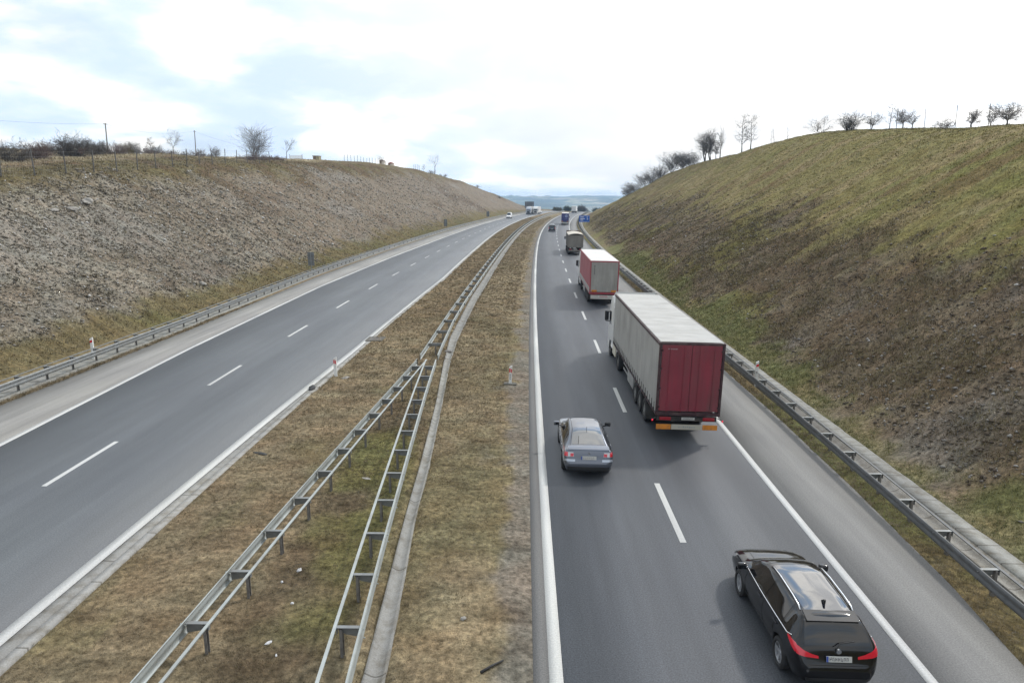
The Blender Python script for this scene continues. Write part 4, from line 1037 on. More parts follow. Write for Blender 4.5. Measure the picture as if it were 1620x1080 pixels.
# dead weed clumps and low shrubs on the slopes
GW = 'dark weed clumps on the right slope'
for k, (s, t) in enumerate([(23, 19.5), (25.5, 20.6), (22, 22.2), (29, 24.)]):
    tree('weed_clump', s, t, ['lowest dark weed clump on the stony part of the right slope', 'reddish weed clump above the lowest one on the right slope', 'dark weed clump nearest the right edge of the photo', 'uppermost weed clump among the stones of the right slope'][k], 'weed', 'bush', .45, .8, 'red', GW, .006, 1.3)

# ------------------------------------------------------------------ vehicles
def paint(name, colr, rough=.35, metal=0., coat=.9, dirt=.25, flake=.08):
    m, nt, b = new_mat(name); tc = N(nt, 'ShaderNodeTexCoord'); o = tc.outputs['Object']
    n = noise(nt, o, 2.2, 8, .65); r = ramp(nt, [(.45, (0, 0, 0)), (.8, (1, 1, 1))]); L(nt, n.outputs[0], r.inputs[0])
    sz = N(nt, 'ShaderNodeSeparateXYZ'); L(nt, o, sz.inputs[0]); mr = N(nt, 'ShaderNodeMapRange'); L(nt, sz.outputs[2], mr.inputs[0])
    mr.inputs[1].default_value = .9; mr.inputs[2].default_value = .25; mr.inputs[3].default_value = .12; mr.inputs[4].default_value = 1.
    mu = N(nt, 'ShaderNodeMath', operation='MULTIPLY'); L(nt, r.outputs[0], mu.inputs[0]); L(nt, mr.outputs[0], mu.inputs[1])
    mu2 = N(nt, 'ShaderNodeMath', operation='MULTIPLY'); mu2.inputs[1].default_value = dirt; L(nt, mu.outputs[0], mu2.inputs[0])
    c = mixc(nt, mu2.outputs[0], colr, (.17, .155, .135)); L(nt, c, b.inputs['Base Color'])
    rr = N(nt, 'ShaderNodeMapRange'); L(nt, mu2.outputs[0], rr.inputs[0]); rr.inputs[3].default_value = rough; rr.inputs[4].default_value = .8; L(nt, rr.outputs[0], b.inputs['Roughness'])
    b.inputs['Specular IOR Level'].default_value = .35; b.inputs['Metallic'].default_value = metal; b.inputs['Coat Weight'].default_value = coat; b.inputs['Coat Roughness'].default_value = .04
    return m
def glass(name, c=(.012, .014, .016), rough=.03, ior=1.52):
    m, nt, b = new_mat(name); tc = N(nt, 'ShaderNodeTexCoord'); n = noise(nt, tc.outputs['Object'], 1.4, 3)
    r = ramp(nt, [(.3, tuple(x * .6 for x in c)), (.7, tuple(x * 1.5 for x in c))]); L(nt, n.outputs[0], r.inputs[0]); L(nt, r.outputs[0], b.inputs['Base Color'])
    b.inputs['Roughness'].default_value = rough; b.inputs['IOR'].default_value = ior; b.inputs['Coat Weight'].default_value = .5; b.inputs['Coat Roughness'].default_value = .02
    return m
M_glass = glass('tinted_glass'); M_glassd = glass('privacy_glass', (.006, .006, .007), .05)
M_tyre = simple('tyre_rubber', (.022, .022, .023), .85, 0, .25, 6., .2)
M_alloy = simple('alloy_rim', (.52, .53, .55), .35, .7, .1, 4.)
M_steelrim = simple('grey_steel_rim', (.30, .30, .29), .6, .4, .15, 4., dirt=(.12, .11, .1))
M_black = simple('black_plastic', (.018, .018, .019), .6, 0, .2, 5.)
M_well = simple('wheel_arch_lining', (.008, .008, .008), .95, 0, .2, 5.)
M_chrome = simple('bright_trim', (.78, .79, .80), .18, 1., .04, 3.)
M_lamp = paint('red_lamp_lens', (.58, .012, .03), .12, 0, 1., .05)
M_lampd = paint('dark_red_lens', (.30, .01, .018), .15, 0, 1., .2)
M_clear = simple('clear_lamp_lens', (.46, .45, .46), .12, .3, .08, 6., coat=1.)
M_plate = simple('plate_white', (.48, .48, .45), .5, 0, .06, 6., dirt=(.4, .38, .33), dscale=6)
M_euro = simple('plate_blue_band', (.02, .06, .30), .5)
M_seam = simple('panel_gap', (.006, .006, .006), .9)

def pchip(xs, ys, q):
    xs = np.array(xs, float); ys = np.array(ys, float); h = np.diff(xs); d = np.diff(ys) / h; m = np.zeros(len(xs)); m[0], m[-1] = d[0], d[-1]
    for i in range(1, len(xs) - 1):
        if d[i - 1] * d[i] > 0: w1 = 2 * h[i] + h[i - 1]; w2 = h[i] + 2 * h[i - 1]; m[i] = (w1 + w2) / (w1 / d[i - 1] + w2 / d[i])
    k = np.clip(np.searchsorted(xs, q) - 1, 0, len(xs) - 2); t = (q - xs[k]) / h[k]
    return (2 * t**3 - 3 * t**2 + 1) * ys[k] + (t**3 - 2 * t**2 + t) * h[k] * m[k] + (-2 * t**3 + 3 * t**2) * ys[k + 1] + (t**3 - t**2) * h[k] * m[k + 1]

def car_body(rows, wheels, wr, track, mat, root, name='body', arch=True):
    """rows: (y, z_bottom, w_bottom, z_mid, w_mid, z_belt, w_belt, z_top, w_top, crown) from the tail forward"""
    R = np.array(rows, float); y0, y1 = R[0, 0], R[-1, 0]
    q = np.unique(np.concatenate([R[:, 0], y0 + (y1 - y0) * (.5 - .5 * np.cos(np.linspace(0, PI, 70))), np.linspace(y0, y0 + .5, 26), np.linspace(y1 - .5, y1, 18)]))
    P = [pchip(R[:, 0], R[:, k], q) for k in range(1, 10)]
    rings = []
    for i in range(len(q)):
        zb, wb, zm, wm, zbe, wbe, zt, wt, cr = [p[i] for p in P]
        zbe = min(zbe, zt - .015); zm = min(zm, zbe - .05)
        ctrl = [(0, zb), (wb - .10, zb), (wb, zb + .05), (wm, zm), (wbe, zbe), (wt, zt - cr), (wt * .62, zt - cr * .28), (0, zt)]
        cnt = [4, 3, 7, 8, 10, 7, 8]; pts = []
        for (a, b, n) in zip(ctrl[:-1], ctrl[1:], cnt):
            for k in range(n): pts.append((a[0] + (b[0] - a[0]) * k / n, a[1] + (b[1] - a[1]) * k / n))
        pts.append(ctrl[-1]); pts = np.array(pts)
        for _ in range(3):
            pp = pts.copy(); pts[1:-1] = .25 * pp[:-2] + .5 * pp[1:-1] + .25 * pp[2:]; pts[0, 1] = pp[0, 1]; pts[-1, 1] = .5 * pp[-1, 1] + .5 * pp[-2, 1]
        ring = np.concatenate([pts, (pts * [-1, 1])[-2:0:-1]])
        rings.append(np.c_[ring[:, 0], np.full(len(ring), q[i]), ring[:, 1]])
    n = len(rings[0]); V = np.concatenate(rings); F = []
    for i in range(len(rings) - 1):
        for k in range(n): F.append((i * n + k, i * n + (k + 1) % n, (i + 1) * n + (k + 1) % n, (i + 1) * n + k))
    F += [tuple(range(n - 1, -1, -1)), tuple((len(rings) - 1) * n + k for k in range(n))]
    bvh = BVHTree.FromPolygons([Vector(v) for v in V], F)
    mb = MB(); mb.add(V, F); o = mb.build(name, [mat, M_well], root, 40)
    if arch:
        cut = MB()
        for wy in wheels:
            for sx in (-1, 1): cut.cyl((sx * (track - .24), wy, wr + .015), (sx * (track + .6), wy, wr + .015), wr + .055, n=36)
        c = cut.build('cutter', [M_well, M_well], None, None)
        md = o.modifiers.new('arch', 'BOOLEAN'); md.object = c; md.operation = 'DIFFERENCE'; md.solver = 'EXACT'; md.material_mode = 'TRANSFER'
        dg = bpy.context.evaluated_depsgraph_get(); dg.update(); me = bpy.data.meshes.new_from_object(o.evaluated_get(dg))
        o.modifiers.clear(); o.data = me; finish(me, 32); bpy.data.objects.remove(c, do_unlink=True)
    return o, bvh

def decal(name, poly, axis, bvh, mats, root, off=.005, step=.035, far=None, mirror=False, thick=.012):
    """a panel laid on the body: outline given in two axes, projected along the third onto the surface"""
    # axis: 'rear' (x,z) looking forward, 'front' (x,z) looking back, 'top' (x,y) looking down, 'left'/'right' (y,z)
    bm = bmesh.new(); vs = [bm.verts.new((u, v, 0)) for u, v in poly]; bm.faces.new(vs)
    us = [p[0] for p in poly]; ws = [p[1] for p in poly]
    for k in range(1, int((max(us) - min(us)) / step) + 1):
        bmesh.ops.bisect_plane(bm, geom=bm.verts[:] + bm.edges[:] + bm.faces[:], plane_co=(min(us) + k * step, 0, 0), plane_no=(1, 0, 0))
    for k in range(1, int((max(ws) - min(ws)) / step) + 1):
        bmesh.ops.bisect_plane(bm, geom=bm.verts[:] + bm.edges[:] + bm.faces[:], plane_co=(0, min(ws) + k * step, 0), plane_no=(0, 1, 0))
    D = {'rear': Vector((0, 1, 0)), 'front': Vector((0, -1, 0)), 'top': Vector((0, 0, -1)), 'left': Vector((1, 0, 0)), 'right': Vector((-1, 0, 0))}[axis]
    last = None
    for v in bm.verts:
        u, w_ = v.co.x, v.co.y
        p = {'rear': Vector((u, -3, w_)), 'front': Vector((u, 40, w_)), 'top': Vector((u, w_, 6)), 'left': Vector((-4, u, w_)), 'right': Vector((4, u, w_))}[axis]
        h = bvh.ray_cast(p, D)
        if h[0] is None:
            h = bvh.find_nearest(p + D * (3. if axis in ('rear', 'top') else 4.)); 
        v.co = h[0] - D * off * .5 + (h[1] if h[1].dot(D) < 0 else -h[1]) * off * .5; last = v.co.copy()
    bm.normal_update()
    # turn outward, then give the panel its thickness
    if bm.faces and sum((f.normal for f in bm.faces), Vector()).dot(D) > 0: bmesh.ops.reverse_faces(bm, faces=bm.faces[:])
    be = [e for e in bm.edges if e.is_boundary]; ex = bmesh.ops.extrude_edge_only(bm, edges=be)
    for g in ex['geom']:
        if isinstance(g, bmesh.types.BMVert): g.co += D * thick
    me = bpy.data.meshes.new(name); bm.to_mesh(me); bm.free()
    for m in (mats if isinstance(mats, (list, tuple)) else [mats]): me.materials.append(m)
    finish(me, 40); o = bpy.data.objects.new(name, me); return link(o, root)

def both(name, poly, bvh, mat, root, **k):
    decal(name, poly, 'left', bvh, mat, root, **k); return decal(name, poly, 'right', bvh, mat, root, **k)

def trim_line(name, pts, bvh, axis, mat, root, r=.009, off=.004):
    out = []
    D = {'left': Vector((1, 0, 0)), 'right': Vector((-1, 0, 0)), 'top': Vector((0, 0, -1)), 'rear': Vector((0, 1, 0)), 'front': Vector((0, -1, 0))}[axis]
    for a, b in zip(pts[:-1], pts[1:]):
        for q in np.linspace(0, 1, 9)[:-1]: out.append((a[0] + (b[0] - a[0]) * q, a[1] + (b[1] - a[1]) * q))
    out.append(pts[-1]); P = []
    for u, v in out:
        p = {'left': Vector((-4, u, v)), 'right': Vector((4, u, v)), 'top': Vector((u, v, 6)), 'rear': Vector((u, -3, v)), 'front': Vector((u, 40, v))}[axis]; h = bvh.ray_cast(p, D)
        if h[0] is not None: P.append(h[0] - D * off)
    mb = MB(); mb.tube(P, r, 6); return mb.build(name, mat, root, True)

def wheel(x, y, r, wd, root, side, spokes=5, rim_mat=None, rimr=.66, twin=False):
    rim_mat = rim_mat or M_alloy; rr = r * rimr
    t = MB(); h = wd / 2
    t.lathe([(-h + .03, rr), (-h, rr + .02), (-h, r - .04), (-h + .035, r), (h - .035, r), (h, r - .04), (h, rr + .02), (h - .03, rr)], (0, 0, 0))
    e = empty('wheel', (x, y, r)); e.parent = root; t.build('tyre', M_tyre, e, 40)
    m = MB(); o = side * (h - .025)
    m.lathe([(o - side * .005, rr + .004), (o - side * .005, rr - .022), (o - side * .10, rr - .03), (o - side * .10, rr)], (0, 0, 0))
    for k in range(spokes):
        for dl_ in ((-.12, .12) if spokes <= 6 else (0,)):
            a = 2 * PI * k / spokes + dl_; c, s_ = math.cos(a), math.sin(a)
            fn = lambda u, v, w_: (o - side * (.012 + .03 * (1 - u / rr)) - side * w_, u * c - v * s_, u * s_ + v * c)
            m.prism([(rr * .12, -.024), (rr - .012, -.020), (rr - .012, .020), (rr * .12, .024)], fn, 0, .03)
    m.cyl((o - side * .06, 0, 0), (o - side * .02, 0, 0), rr * .24, n=14)
    m.build('rim', rim_mat, e, 35)
    d = MB(); d.cyl((o - side * .11, 0, 0), (o - side * .085, 0, 0), rr * .97, n=20); d.build('brake_disc', M_well if spokes > 0 else rim_mat, e, None)
    if not twin: return e
    return e

def number_plate(c, wd, hg, root, rot=(0, 0, 0), eu=True, marks=7, ink=None):
    e = MB(); e.box((0, 0, 0), (wd, .012, hg), bevel=.003); p = e.build('number_plate', M_plate, root, None, c, rot)
    if eu:
        q = MB(); q.box((-wd / 2 + .022, -.0075, 0), (.042, .004, hg * .94)); q.build('blue_band', M_euro, p, None)
    g = MB(); x = -wd / 2 + .085; R = random.Random(int(wd * 1000) + marks)
    for k in range(marks):                                          # unreadable dark characters, blurred in the photo
        g.box((x - .014, -.008, 0), (.009, .004, hg * .56)); g.box((x + .014, -.008, R.choice((0, .015, -.015))), (.009, .004, hg * .45))
        g.box((x, -.008, R.choice((-.25, 0, .25)) * hg), (.03, .004, .010)); x += (wd - .12) / marks
    g.build('characters', ink or M_dark, p, None)
    return p

def place(root, s, t, oncoming=False, dz=0.):
    x, y, z = at(s, t); root.location = (float(x), float(y), float(z) + dz)
    th = heading(s); a = math.atan(FALL)
    root.rotation_euler = (0, -a if oncoming else a, (PI - th) if oncoming else -th)

def mirror_arm(root, x, y, z, mat, side):
    mb = MB(); mb.box((side * .10, 0, .02), (.22, .12, .15), bevel=.035, rot=(0, 0, side * -.15)); mb.box((-side * .03, .01, -.05), (.12, .05, .04))
    o = mb.build('door_mirror', mat, root, 60, (x, y, z)); g = MB(); g.box((side * .10, -.064, .02), (.17, .006, .11), bevel=.002); g.build('mirror_glass', M_glass, o, None)

# ---- black estate car ------------------------------------------------------
P_black = paint('black_paint', (.004, .004, .005), .14, 0, .45, .02)
r = empty('estate_car'); tag(r, 'shiny black estate car with silver roof rails in the near right lane', 'car', 'cars driving away')
rows = [(0.00, .34, .56, .45, .64, .52, .64, .56, .58, .01), (.02, .30, .58, .46, .66, .55, .66, .62, .60, .01), (.05, .27, .66, .48, .735, .60, .73, .68, .67, .01), (.10, .25, .71, .52, .79, .72, .78, .80, .72, .012),
        (.15, .24, .74, .56, .83, .84, .815, .93, .735, .015), (.21, .23, .77, .58, .855, .90, .84, 1.04, .73, .02), (.38, .22, .80, .60, .89, .94, .875, 1.25, .67, .03), (.54, .21, .81, .61, .90, .955, .88, 1.385, .61, .035), (.62, .21, .815, .61, .902, .957, .882, 1.425, .60, .04),
        (.84, .2, .82, .62, .905, .957, .885, 1.44, .575, .055), (1.4, .19, .82, .62, .91, .955, .888, 1.472, .59, .06), (2.1, .19, .82, .62, .91, .945, .886, 1.475, .60, .055), (2.55, .19, .82, .62, .91, .935, .88, 1.435, .585, .055),
        (2.85, .19, .82, .62, .91, .93, .876, 1.36, .60, .05), (3.35, .19, .82, .62, .91, .92, .868, 1.08, .66, .04), (3.52, .19, .82, .62, .91, .91, .862, .995, .70, .03), (3.9, .2, .81, .61, .90, .87, .845, .945, .68, .03), (4.2, .2, .79, .58, .87, .80, .80, .87, .64, .03),
        (4.38, .21, .74, .54, .82, .72, .75, .79, .60, .03), (4.48, .23, .68, .5, .75, .62, .69, .69, .56, .02), (4.54, .26, .58, .46, .66, .54, .60, .59, .5, .01), (4.56, .30, .5, .44, .58, .5, .52, .54, .45, .01)]
body, bv = car_body(rows, (.88, 3.53), .325, .80, P_black, r)
decal('rear_window', [(-.67, 1.00), (.67, 1.00), (.655, 1.12), (.575, 1.345), (-.575, 1.345), (-.655, 1.12)], 'rear', bv, M_glassd, r)
decal('roof_glass', [(-.48, .70), (.48, .70), (.505, 2.46), (-.505, 2.46)], 'top', bv, glass('roof_glass', (.004, .006, .012), .02, 1.9), r, step=.06)
decal('windscreen', [(-.60, 2.62), (.60, 2.62), (.68, 3.42), (-.68, 3.42)], 'top', bv, M_glass, r, step=.05)
both('side_window', [(1.92, .985), (3.28, .975), (2.95, 1.15), (2.62, 1.315), (2.30, 1.375), (1.92, 1.395)], bv, M_glassd, r)
both('side_window', [(.94, .995), (1.84, .985), (1.84, 1.395), (1.0, 1.385)], bv, M_glassd, r)
both('side_window', [(.52, 1.04), (.60, 1.0), (.88, .995), (.90, 1.355), (.76, 1.32)], bv, M_glassd, r)
for ax in ('left', 'right'):
    trim_line('window_trim', [(.46, 1.03), (.62, .985), (1.9, .968), (3.32, .955)], bv, ax, M_chrome, r, .011)
    sx = -1 if ax == 'left' else 1
    pts = []
    for yy, up_ in ((.78, .0), (.88, .05), (1.2, .062), (1.9, .062), (2.3, .05), (2.42, 0)):
        h = bv.ray_cast(Vector((sx * .555, yy, 6)), Vector((0, 0, -1))); pts.append(h[0] + Vector((0, 0, up_)))
    mb = MB(); mb.tube(pts, .017, 8); mb.build('roof_rail', M_chrome, r, True)
    for yy in (1.05, 2.02):
        h = bv.ray_cast(Vector((sx * 4, yy + .1, .88)), Vector((-sx, 0, 0))); mb = MB(); mb.box(h[0] + Vector((sx * .018, 0, 0)), (.03, .2, .032), bevel=.01); mb.build('door_handle', P_black, r, None)
    trim_line('door_gap', [(1.0, .40), (1.25, .62), (1.2, .94)], bv, ax, M_seam, r, .005, .001); trim_line('door_gap', [(1.90, .30), (1.90, .95)], bv, ax, M_seam, r, .005, .001); trim_line('door_gap', [(3.02, .32), (3.10, .70), (3.02, .93)], bv, ax, M_seam, r, .005, .001)
    # lamp wraps from the flank on to the tailgate
    s_ = sx
    decal('tail_light', [(s_ * .40, .775), (s_ * .40, .815), (s_ * .54, .85), (s_ * .68, .905), (s_ * .77, .96), (s_ * .84, .965), (s_ * .85, .88), (s_ * .82, .83), (s_ * .68, .80)], 'rear', bv, M_lamp, r, .008, .03)
    decal('tail_light', [(.20, .84), (.40, .915), (.58, .975), (.54, .99), (.28, .985), (.18, .94)], ax, bv, M_lamp, r, .008, .03)
    decal('headlight', [(4.40, .66), (4.05, .83), (3.92, .86), (4.05, .74), (4.36, .60)], ax, bv, M_clear, r, .006)
    mirror_arm(r, sx * .90, 3.12, 1.0, P_black, sx)
    wheel(sx * .79, .88, .325, .21, r, sx); wheel(sx * .79, 3.53, .325, .21, r, sx)
    trim_line('sill_line', [(1.25, .34), (3.15, .34)], bv, ax, M_black, r, .006, .002)
mb = MB(); mb.prism([(.45, 1.362), (.72, 1.436), (.72, 1.40), (.47, 1.34)], lambda u, v, q: (q, u, v), -.545, .545); mb.build('roof_spoiler', M_glassd, r, 30)
mb = MB(); mb.prism([(.90, 1.452), (1.04, 1.455), (.92, 1.55), (.89, 1.545)], lambda u, v, q: (q, u, v), -.018, .018); mb.build('aerial_fin', M_black, r, None)
number_plate((0, .055, .79), .52, .115, r, (-.25, 0, 0))
mb = MB(); mb.cyl((0, .09, .925), (0, .125, .925), .05, n=20); mb.build('badge', M_chrome, r)
decal('bumper_insert', [(-.62, .30), (.62, .30), (.66, .40), (-.66, .40)], 'rear', bv, M_black, r, .006)
trim_line('tailgate_gap', [(-.74, .66), (.74, .66)], bv, 'rear', M_seam, r, .006, .001)
mb = MB(); mb.tube([(-.05, .075, 1.02), (.02, .16, 1.06), (.33, .19, 1.10)], .012, 5); mb.build('rear_wiper', M_black, r, True)
mb = MB(); mb.cyl((.45, -.02, .27), (.45, .2, .27), .035, n=12); mb.build('exhaust', M_steelrim, r)
trim_line('bonnet_line', [(-.55, 3.55), (-.50, 4.3)], bv, 'top', M_seam, r, .005, .001); trim_line('bonnet_line', [(.55, 3.55), (.50, 4.3)], bv, 'top', M_seam, r, .005, .001)
r.scale = (.955, .99, .985); place(r, 11.82, 5.44)

# ---- grey hatchback --------------------------------------------------------
P_grey = paint('silver_grey_paint', (.115, .127, .155), .28, .7, 1., .2)
M_glassr = glass('reflecting_rear_glass', (.03, .04, .05), .03, 1.9)
def saloon(label, pt, s, t, oncoming=False, group=None, detail=True, nm='hatchback_car'):
    r = empty(nm); tag(r, label, 'car', group)
    rows = [(0.00, .36, .54, .46, .62, .54, .62, .58, .56, .01), (.03, .30, .66, .47, .73, .58, .73, .64, .67, .01), (.06, .27, .70, .50, .78, .63, .77, .70, .72, .01), (.09, .25, .73, .53, .81, .74, .80, .83, .745, .012), (.13, .24, .74, .55, .83, .84, .815, .96, .75, .012),
            (.17, .24, .75, .57, .84, .885, .82, 1.015, .735, .012), (.36, .22, .77, .59, .865, .915, .835, 1.05, .69, .015), (.42, .22, .775, .59, .868, .915, .837, 1.075, .675, .02), (.80, .2, .79, .6, .88, .92, .84, 1.235, .605, .035), (1.15, .19, .79, .6, .885, .92, .842, 1.365, .565, .045),
            (1.45, .19, .79, .6, .885, .915, .842, 1.42, .56, .05), (2.0, .19, .79, .6, .885, .91, .84, 1.44, .565, .05), (2.4, .19, .79, .6, .885, .905, .838, 1.42, .56, .05), (2.75, .19, .79, .6, .885, .90, .835, 1.315, .555, .05), (3.3, .19, .79, .6, .885, .89, .83, 1.03, .62, .04),
            (3.5, .19, .79, .6, .88, .88, .825, .955, .66, .03), (3.95, .2, .78, .59, .875, .83, .81, .90, .64, .03), (4.3, .21, .75, .56, .84, .75, .77, .81, .60, .03), (4.5, .22, .70, .52, .78, .66, .70, .72, .55, .03), (4.63, .25, .60, .48, .68, .56, .62, .61, .5, .02), (4.68, .3, .5, .44, .56, .5, .52, .54, .42, .01)]
    body, bv = car_body(rows, (.93, 3.6), .32, .775, pt, r)
    decal('rear_window', [(-.57, .47), (.57, .47), (.48, 1.20), (-.48, 1.20)], 'top', bv, M_glassr, r, step=.05)
    decal('windscreen', [(-.52, 2.52), (.52, 2.52), (.62, 3.36), (-.62, 3.36)], 'top', bv, M_glass, r, step=.05)
    for ax in ('left', 'right'):
        sx = -1 if ax == 'left' else 1
        decal('side_window', [(1.98, .945), (3.15, .93), (2.75, 1.17), (2.45, 1.29), (1.98, 1.335)], ax, bv, M_glassd, r)
        decal('side_window', [(.98, .965), (1.90, .95), (1.90, 1.335), (1.45, 1.315), (1.15, 1.23)], ax, bv, M_glassd, r)
        decal('tail_light', [(sx * .50, .79), (sx * .52, .93), (sx * .835, .94), (sx * .85, .80)], 'rear', bv, M_clear, r, .006, .03)
        for (u0, u1, z0, z1) in ((.71, .85, .805, .935), (.515, .625, .80, .90)):
            decal('red_lens', [(sx * u0, z0), (sx * u0, z1), (sx * u1, z1), (sx * u1, z0)], 'rear', bv, M_lamp, r, .012, .03)
        decal('headlight', [(sx * .42, .62), (sx * .42, .72), (sx * .74, .78), (sx * .74, .66)], 'front', bv, M_clear, r, .006, .04)
        wheel(sx * .765, .93, .32, .2, r, sx, 7); wheel(sx * .765, 3.6, .32, .2, r, sx, 7)
        mirror_arm(r, sx * .87, 3.02, .97, pt if sx < 0 else M_black, sx)
        if detail:
            decal('bumper_corner', [(sx * .46, .635), (sx * .46, .70), (sx * .80, .715), (sx * .82, .64)], 'rear', bv, paint('light_bumper', (.42, .46, .52), .3, .4, 1., .1), r, .006, .03)
            trim_line('roof_gap', [(sx * .50, 1.22), (sx * .50, 2.4)], bv, 'top', M_seam, r, .007, .001); trim_line('pillar_gap', [(sx * .60, .46), (sx * .505, 1.22)], bv, 'top', M_seam, r, .007, .001)
            trim_line('door_gap', [(1.15, .42), (1.32, .65), (1.28, .9)], bv, ax, M_seam, r, .005, .001); trim_line('door_gap', [(1.94, .3), (1.94, .93)], bv, ax, M_seam, r, .005, .001)
            for yy in (1.2, 2.15):
                h = bv.ray_cast(Vector((sx * 4, yy, .83)), Vector((-sx, 0, 0))); mb = MB(); mb.box(h[0] + Vector((sx * .015, 0, 0)), (.03, .18, .03), bevel=.01); mb.build('door_handle', pt, r, None)
    mb = MB(); mb.prism([(.14, 1.012), (.20, 1.05), (.40, 1.068), (.40, 1.04)], lambda u, v, q: (q, u, v), -.70, .70); mb.build('boot_spoiler', pt, r, 30)
    number_plate((0, .045, .765), .52, .12, r, (-.2, 0, 0), marks=6, ink=simple('faded_characters', (.25, .22, .22)))
    decal('bumper_insert', [(-.70, .28), (.70, .28), (.72, .46), (-.72, .46)], 'rear', bv, M_black, r, .006)
    decal('grille', [(-.40, .42), (.40, .42), (.40, .64), (-.40, .64)], 'front', bv, M_black, r, .006)
    mb = MB(); mb.cyl((0, .085, .90), (0, .135, .90), .045, n=18); mb.build('badge', M_chrome, r)
    mb = MB(); mb.tube([(0, 1.28, 1.39), (0, 1.14, 1.50)], .008, 5); mb.build('aerial', M_black, r, True)
    mb = MB(); mb.tube([(-.34, .48, 1.10), (-.30, .85, 1.265)], .010, 5); mb.build('rear_wiper', M_black, r, True)
    place(r, s, t, oncoming); return r
saloon('silver grey hatchback with clear and red tail lights in the left lane', P_grey, 22.1, 1.54, group='cars driving away')

# ---- vans ------------------------------------------------------------------
def van(label, pt, s, t, oncoming, Lg, Hh, Wd, name, cat, hood=.9, group=None, panel_rear=True):
    r = empty(name); tag(r, label, cat, group); w2 = Wd / 2
    rows = [(0., .40, w2 - .30, .55, w2 - .16, .62, w2 - .16, .66, w2 - .22, .01), (.03, .34, w2 - .2, .6, w2 - .08, .9, w2 - .08, 1.1, w2 - .14, .02), (.06, .3, w2 - .16, .65, w2 - .05, 1.05, w2 - .06, Hh * .78, w2 - .17, .03), (.12, .28, w2 - .12, .7, w2 - .02, 1.1, w2 - .03, Hh - .06, w2 - .22, .05),
            (.3, .26, w2 - .1, .7, w2, 1.12, w2 - .02, Hh, w2 - .22, .07), (Lg * .6, .25, w2 - .1, .7, w2, 1.12, w2 - .02, Hh, w2 - .22, .07), (Lg - hood - 1.15, .25, w2 - .1, .7, w2, 1.12, w2 - .02, Hh - .03, w2 - .24, .07), (Lg - hood - .1, .25, w2 - .1, .7, w2, 1.1, w2 - .02, 1.30, w2 - .18, .05),
            (Lg - hood + .05, .25, w2 - .1, .7, w2 - .01, 1.06, w2 - .03, 1.2, w2 - .16, .04), (Lg - .3, .26, w2 - .14, .66, w2 - .05, .92, w2 - .09, 1.02, w2 - .24, .04), (Lg - .06, .3, w2 - .22, .58, w2 - .14, .74, w2 - .18, .82, w2 - .34, .03), (Lg, .36, w2 - .34, .5, w2 - .28, .58, w2 - .3, .62, w2 - .44, .02)]
    body, bv = car_body(rows, (1.0, Lg - .95), .34, w2 - .1, pt, r)
    zt = Hh * .86
    decal('windscreen', [(-w2 + .30, Lg - hood - 1.0), (w2 - .30, Lg - hood - 1.0), (w2 - .22, Lg - hood - .16), (-w2 + .22, Lg - hood - .16)], 'top', bv, M_glass, r, step=.08)
    decal('rear_window', [(-w2 + .22, 1.15), (w2 - .22, 1.15), (w2 - .30, min(zt, 1.72)), (-w2 + .30, min(zt, 1.72))], 'rear', bv, M_glassd, r, step=.08)
    for ax in ('left', 'right'):
        sx = -1 if ax == 'left' else 1
        decal('side_window', [(Lg - hood - 1.55, 1.14), (Lg - hood - .35, 1.14), (Lg - hood - .85, min(zt, 1.66)), (Lg - hood - 1.55, min(zt, 1.7))], ax, bv, M_glassd, r, step=.08)
        if not panel_rear: decal('side_window', [(.5, 1.15), (Lg - hood - 1.65, 1.14), (Lg - hood - 1.65, min(zt, 1.7)), (.55, min(zt, 1.66))], ax, bv, M_glassd, r, step=.1)
        decal('tail_light', [(sx * (w2 - .16), .75), (sx * (w2 - .05), .75), (sx * (w2 - .06), 1.25), (sx * (w2 - .17), 1.25)], 'rear', bv, M_lamp, r, .01)
        decal('headlight', [(sx * (w2 - .55), .72), (sx * (w2 - .20), .74), (sx * (w2 - .22), .90), (sx * (w2 - .5), .84)], 'front', bv, M_clear, r, .01)
        wheel(sx * (w2 - .12), 1.0, .34, .22, r, sx, 7, M_steelrim); wheel(sx * (w2 - .12), Lg - .95, .34, .22, r, sx, 7, M_steelrim)
        mirror_arm(r, sx * w2, Lg - hood - .5, 1.25, M_black, sx)
    decal('grille', [(-w2 + .5, .36), (w2 - .5, .36), (w2 - .5, .68), (-w2 + .5, .68)], 'front', bv, M_black, r, .01)
    decal('front_bumper', [(-w2 + .24, .33), (w2 - .24, .33), (w2 - .22, .56), (-w2 + .22, .56)], 'front', bv, M_black, r, .006)
    number_plate((0, .0, .72), .52, .115, r, (0, 0, 0)); place(r, s, t, oncoming); return r
van('dark people carrier far ahead in the left lane', paint('dark_van_paint', (.016, .017, .022), .3, 0, 1., .2), 195.9, 2.84, False, 4.9, 1.97, 1.94, 'people_carrier', 'van', 1.0, 'cars driving away', False)
van('white high roofed van coming along the opposite carriageway', paint('white_van_paint', (.72, .72, .72), .4, 0, .6, .2), 306, -19.0, True, 5.4, 2.5, 2.05, 'delivery_van', 'van', .95)
saloon('small silver car coming along behind the white lorry', paint('silver_paint', (.45, .46, .47), .35, .5, .9, .2), 409, -14.6, True, detail=False, nm='oncoming_car')

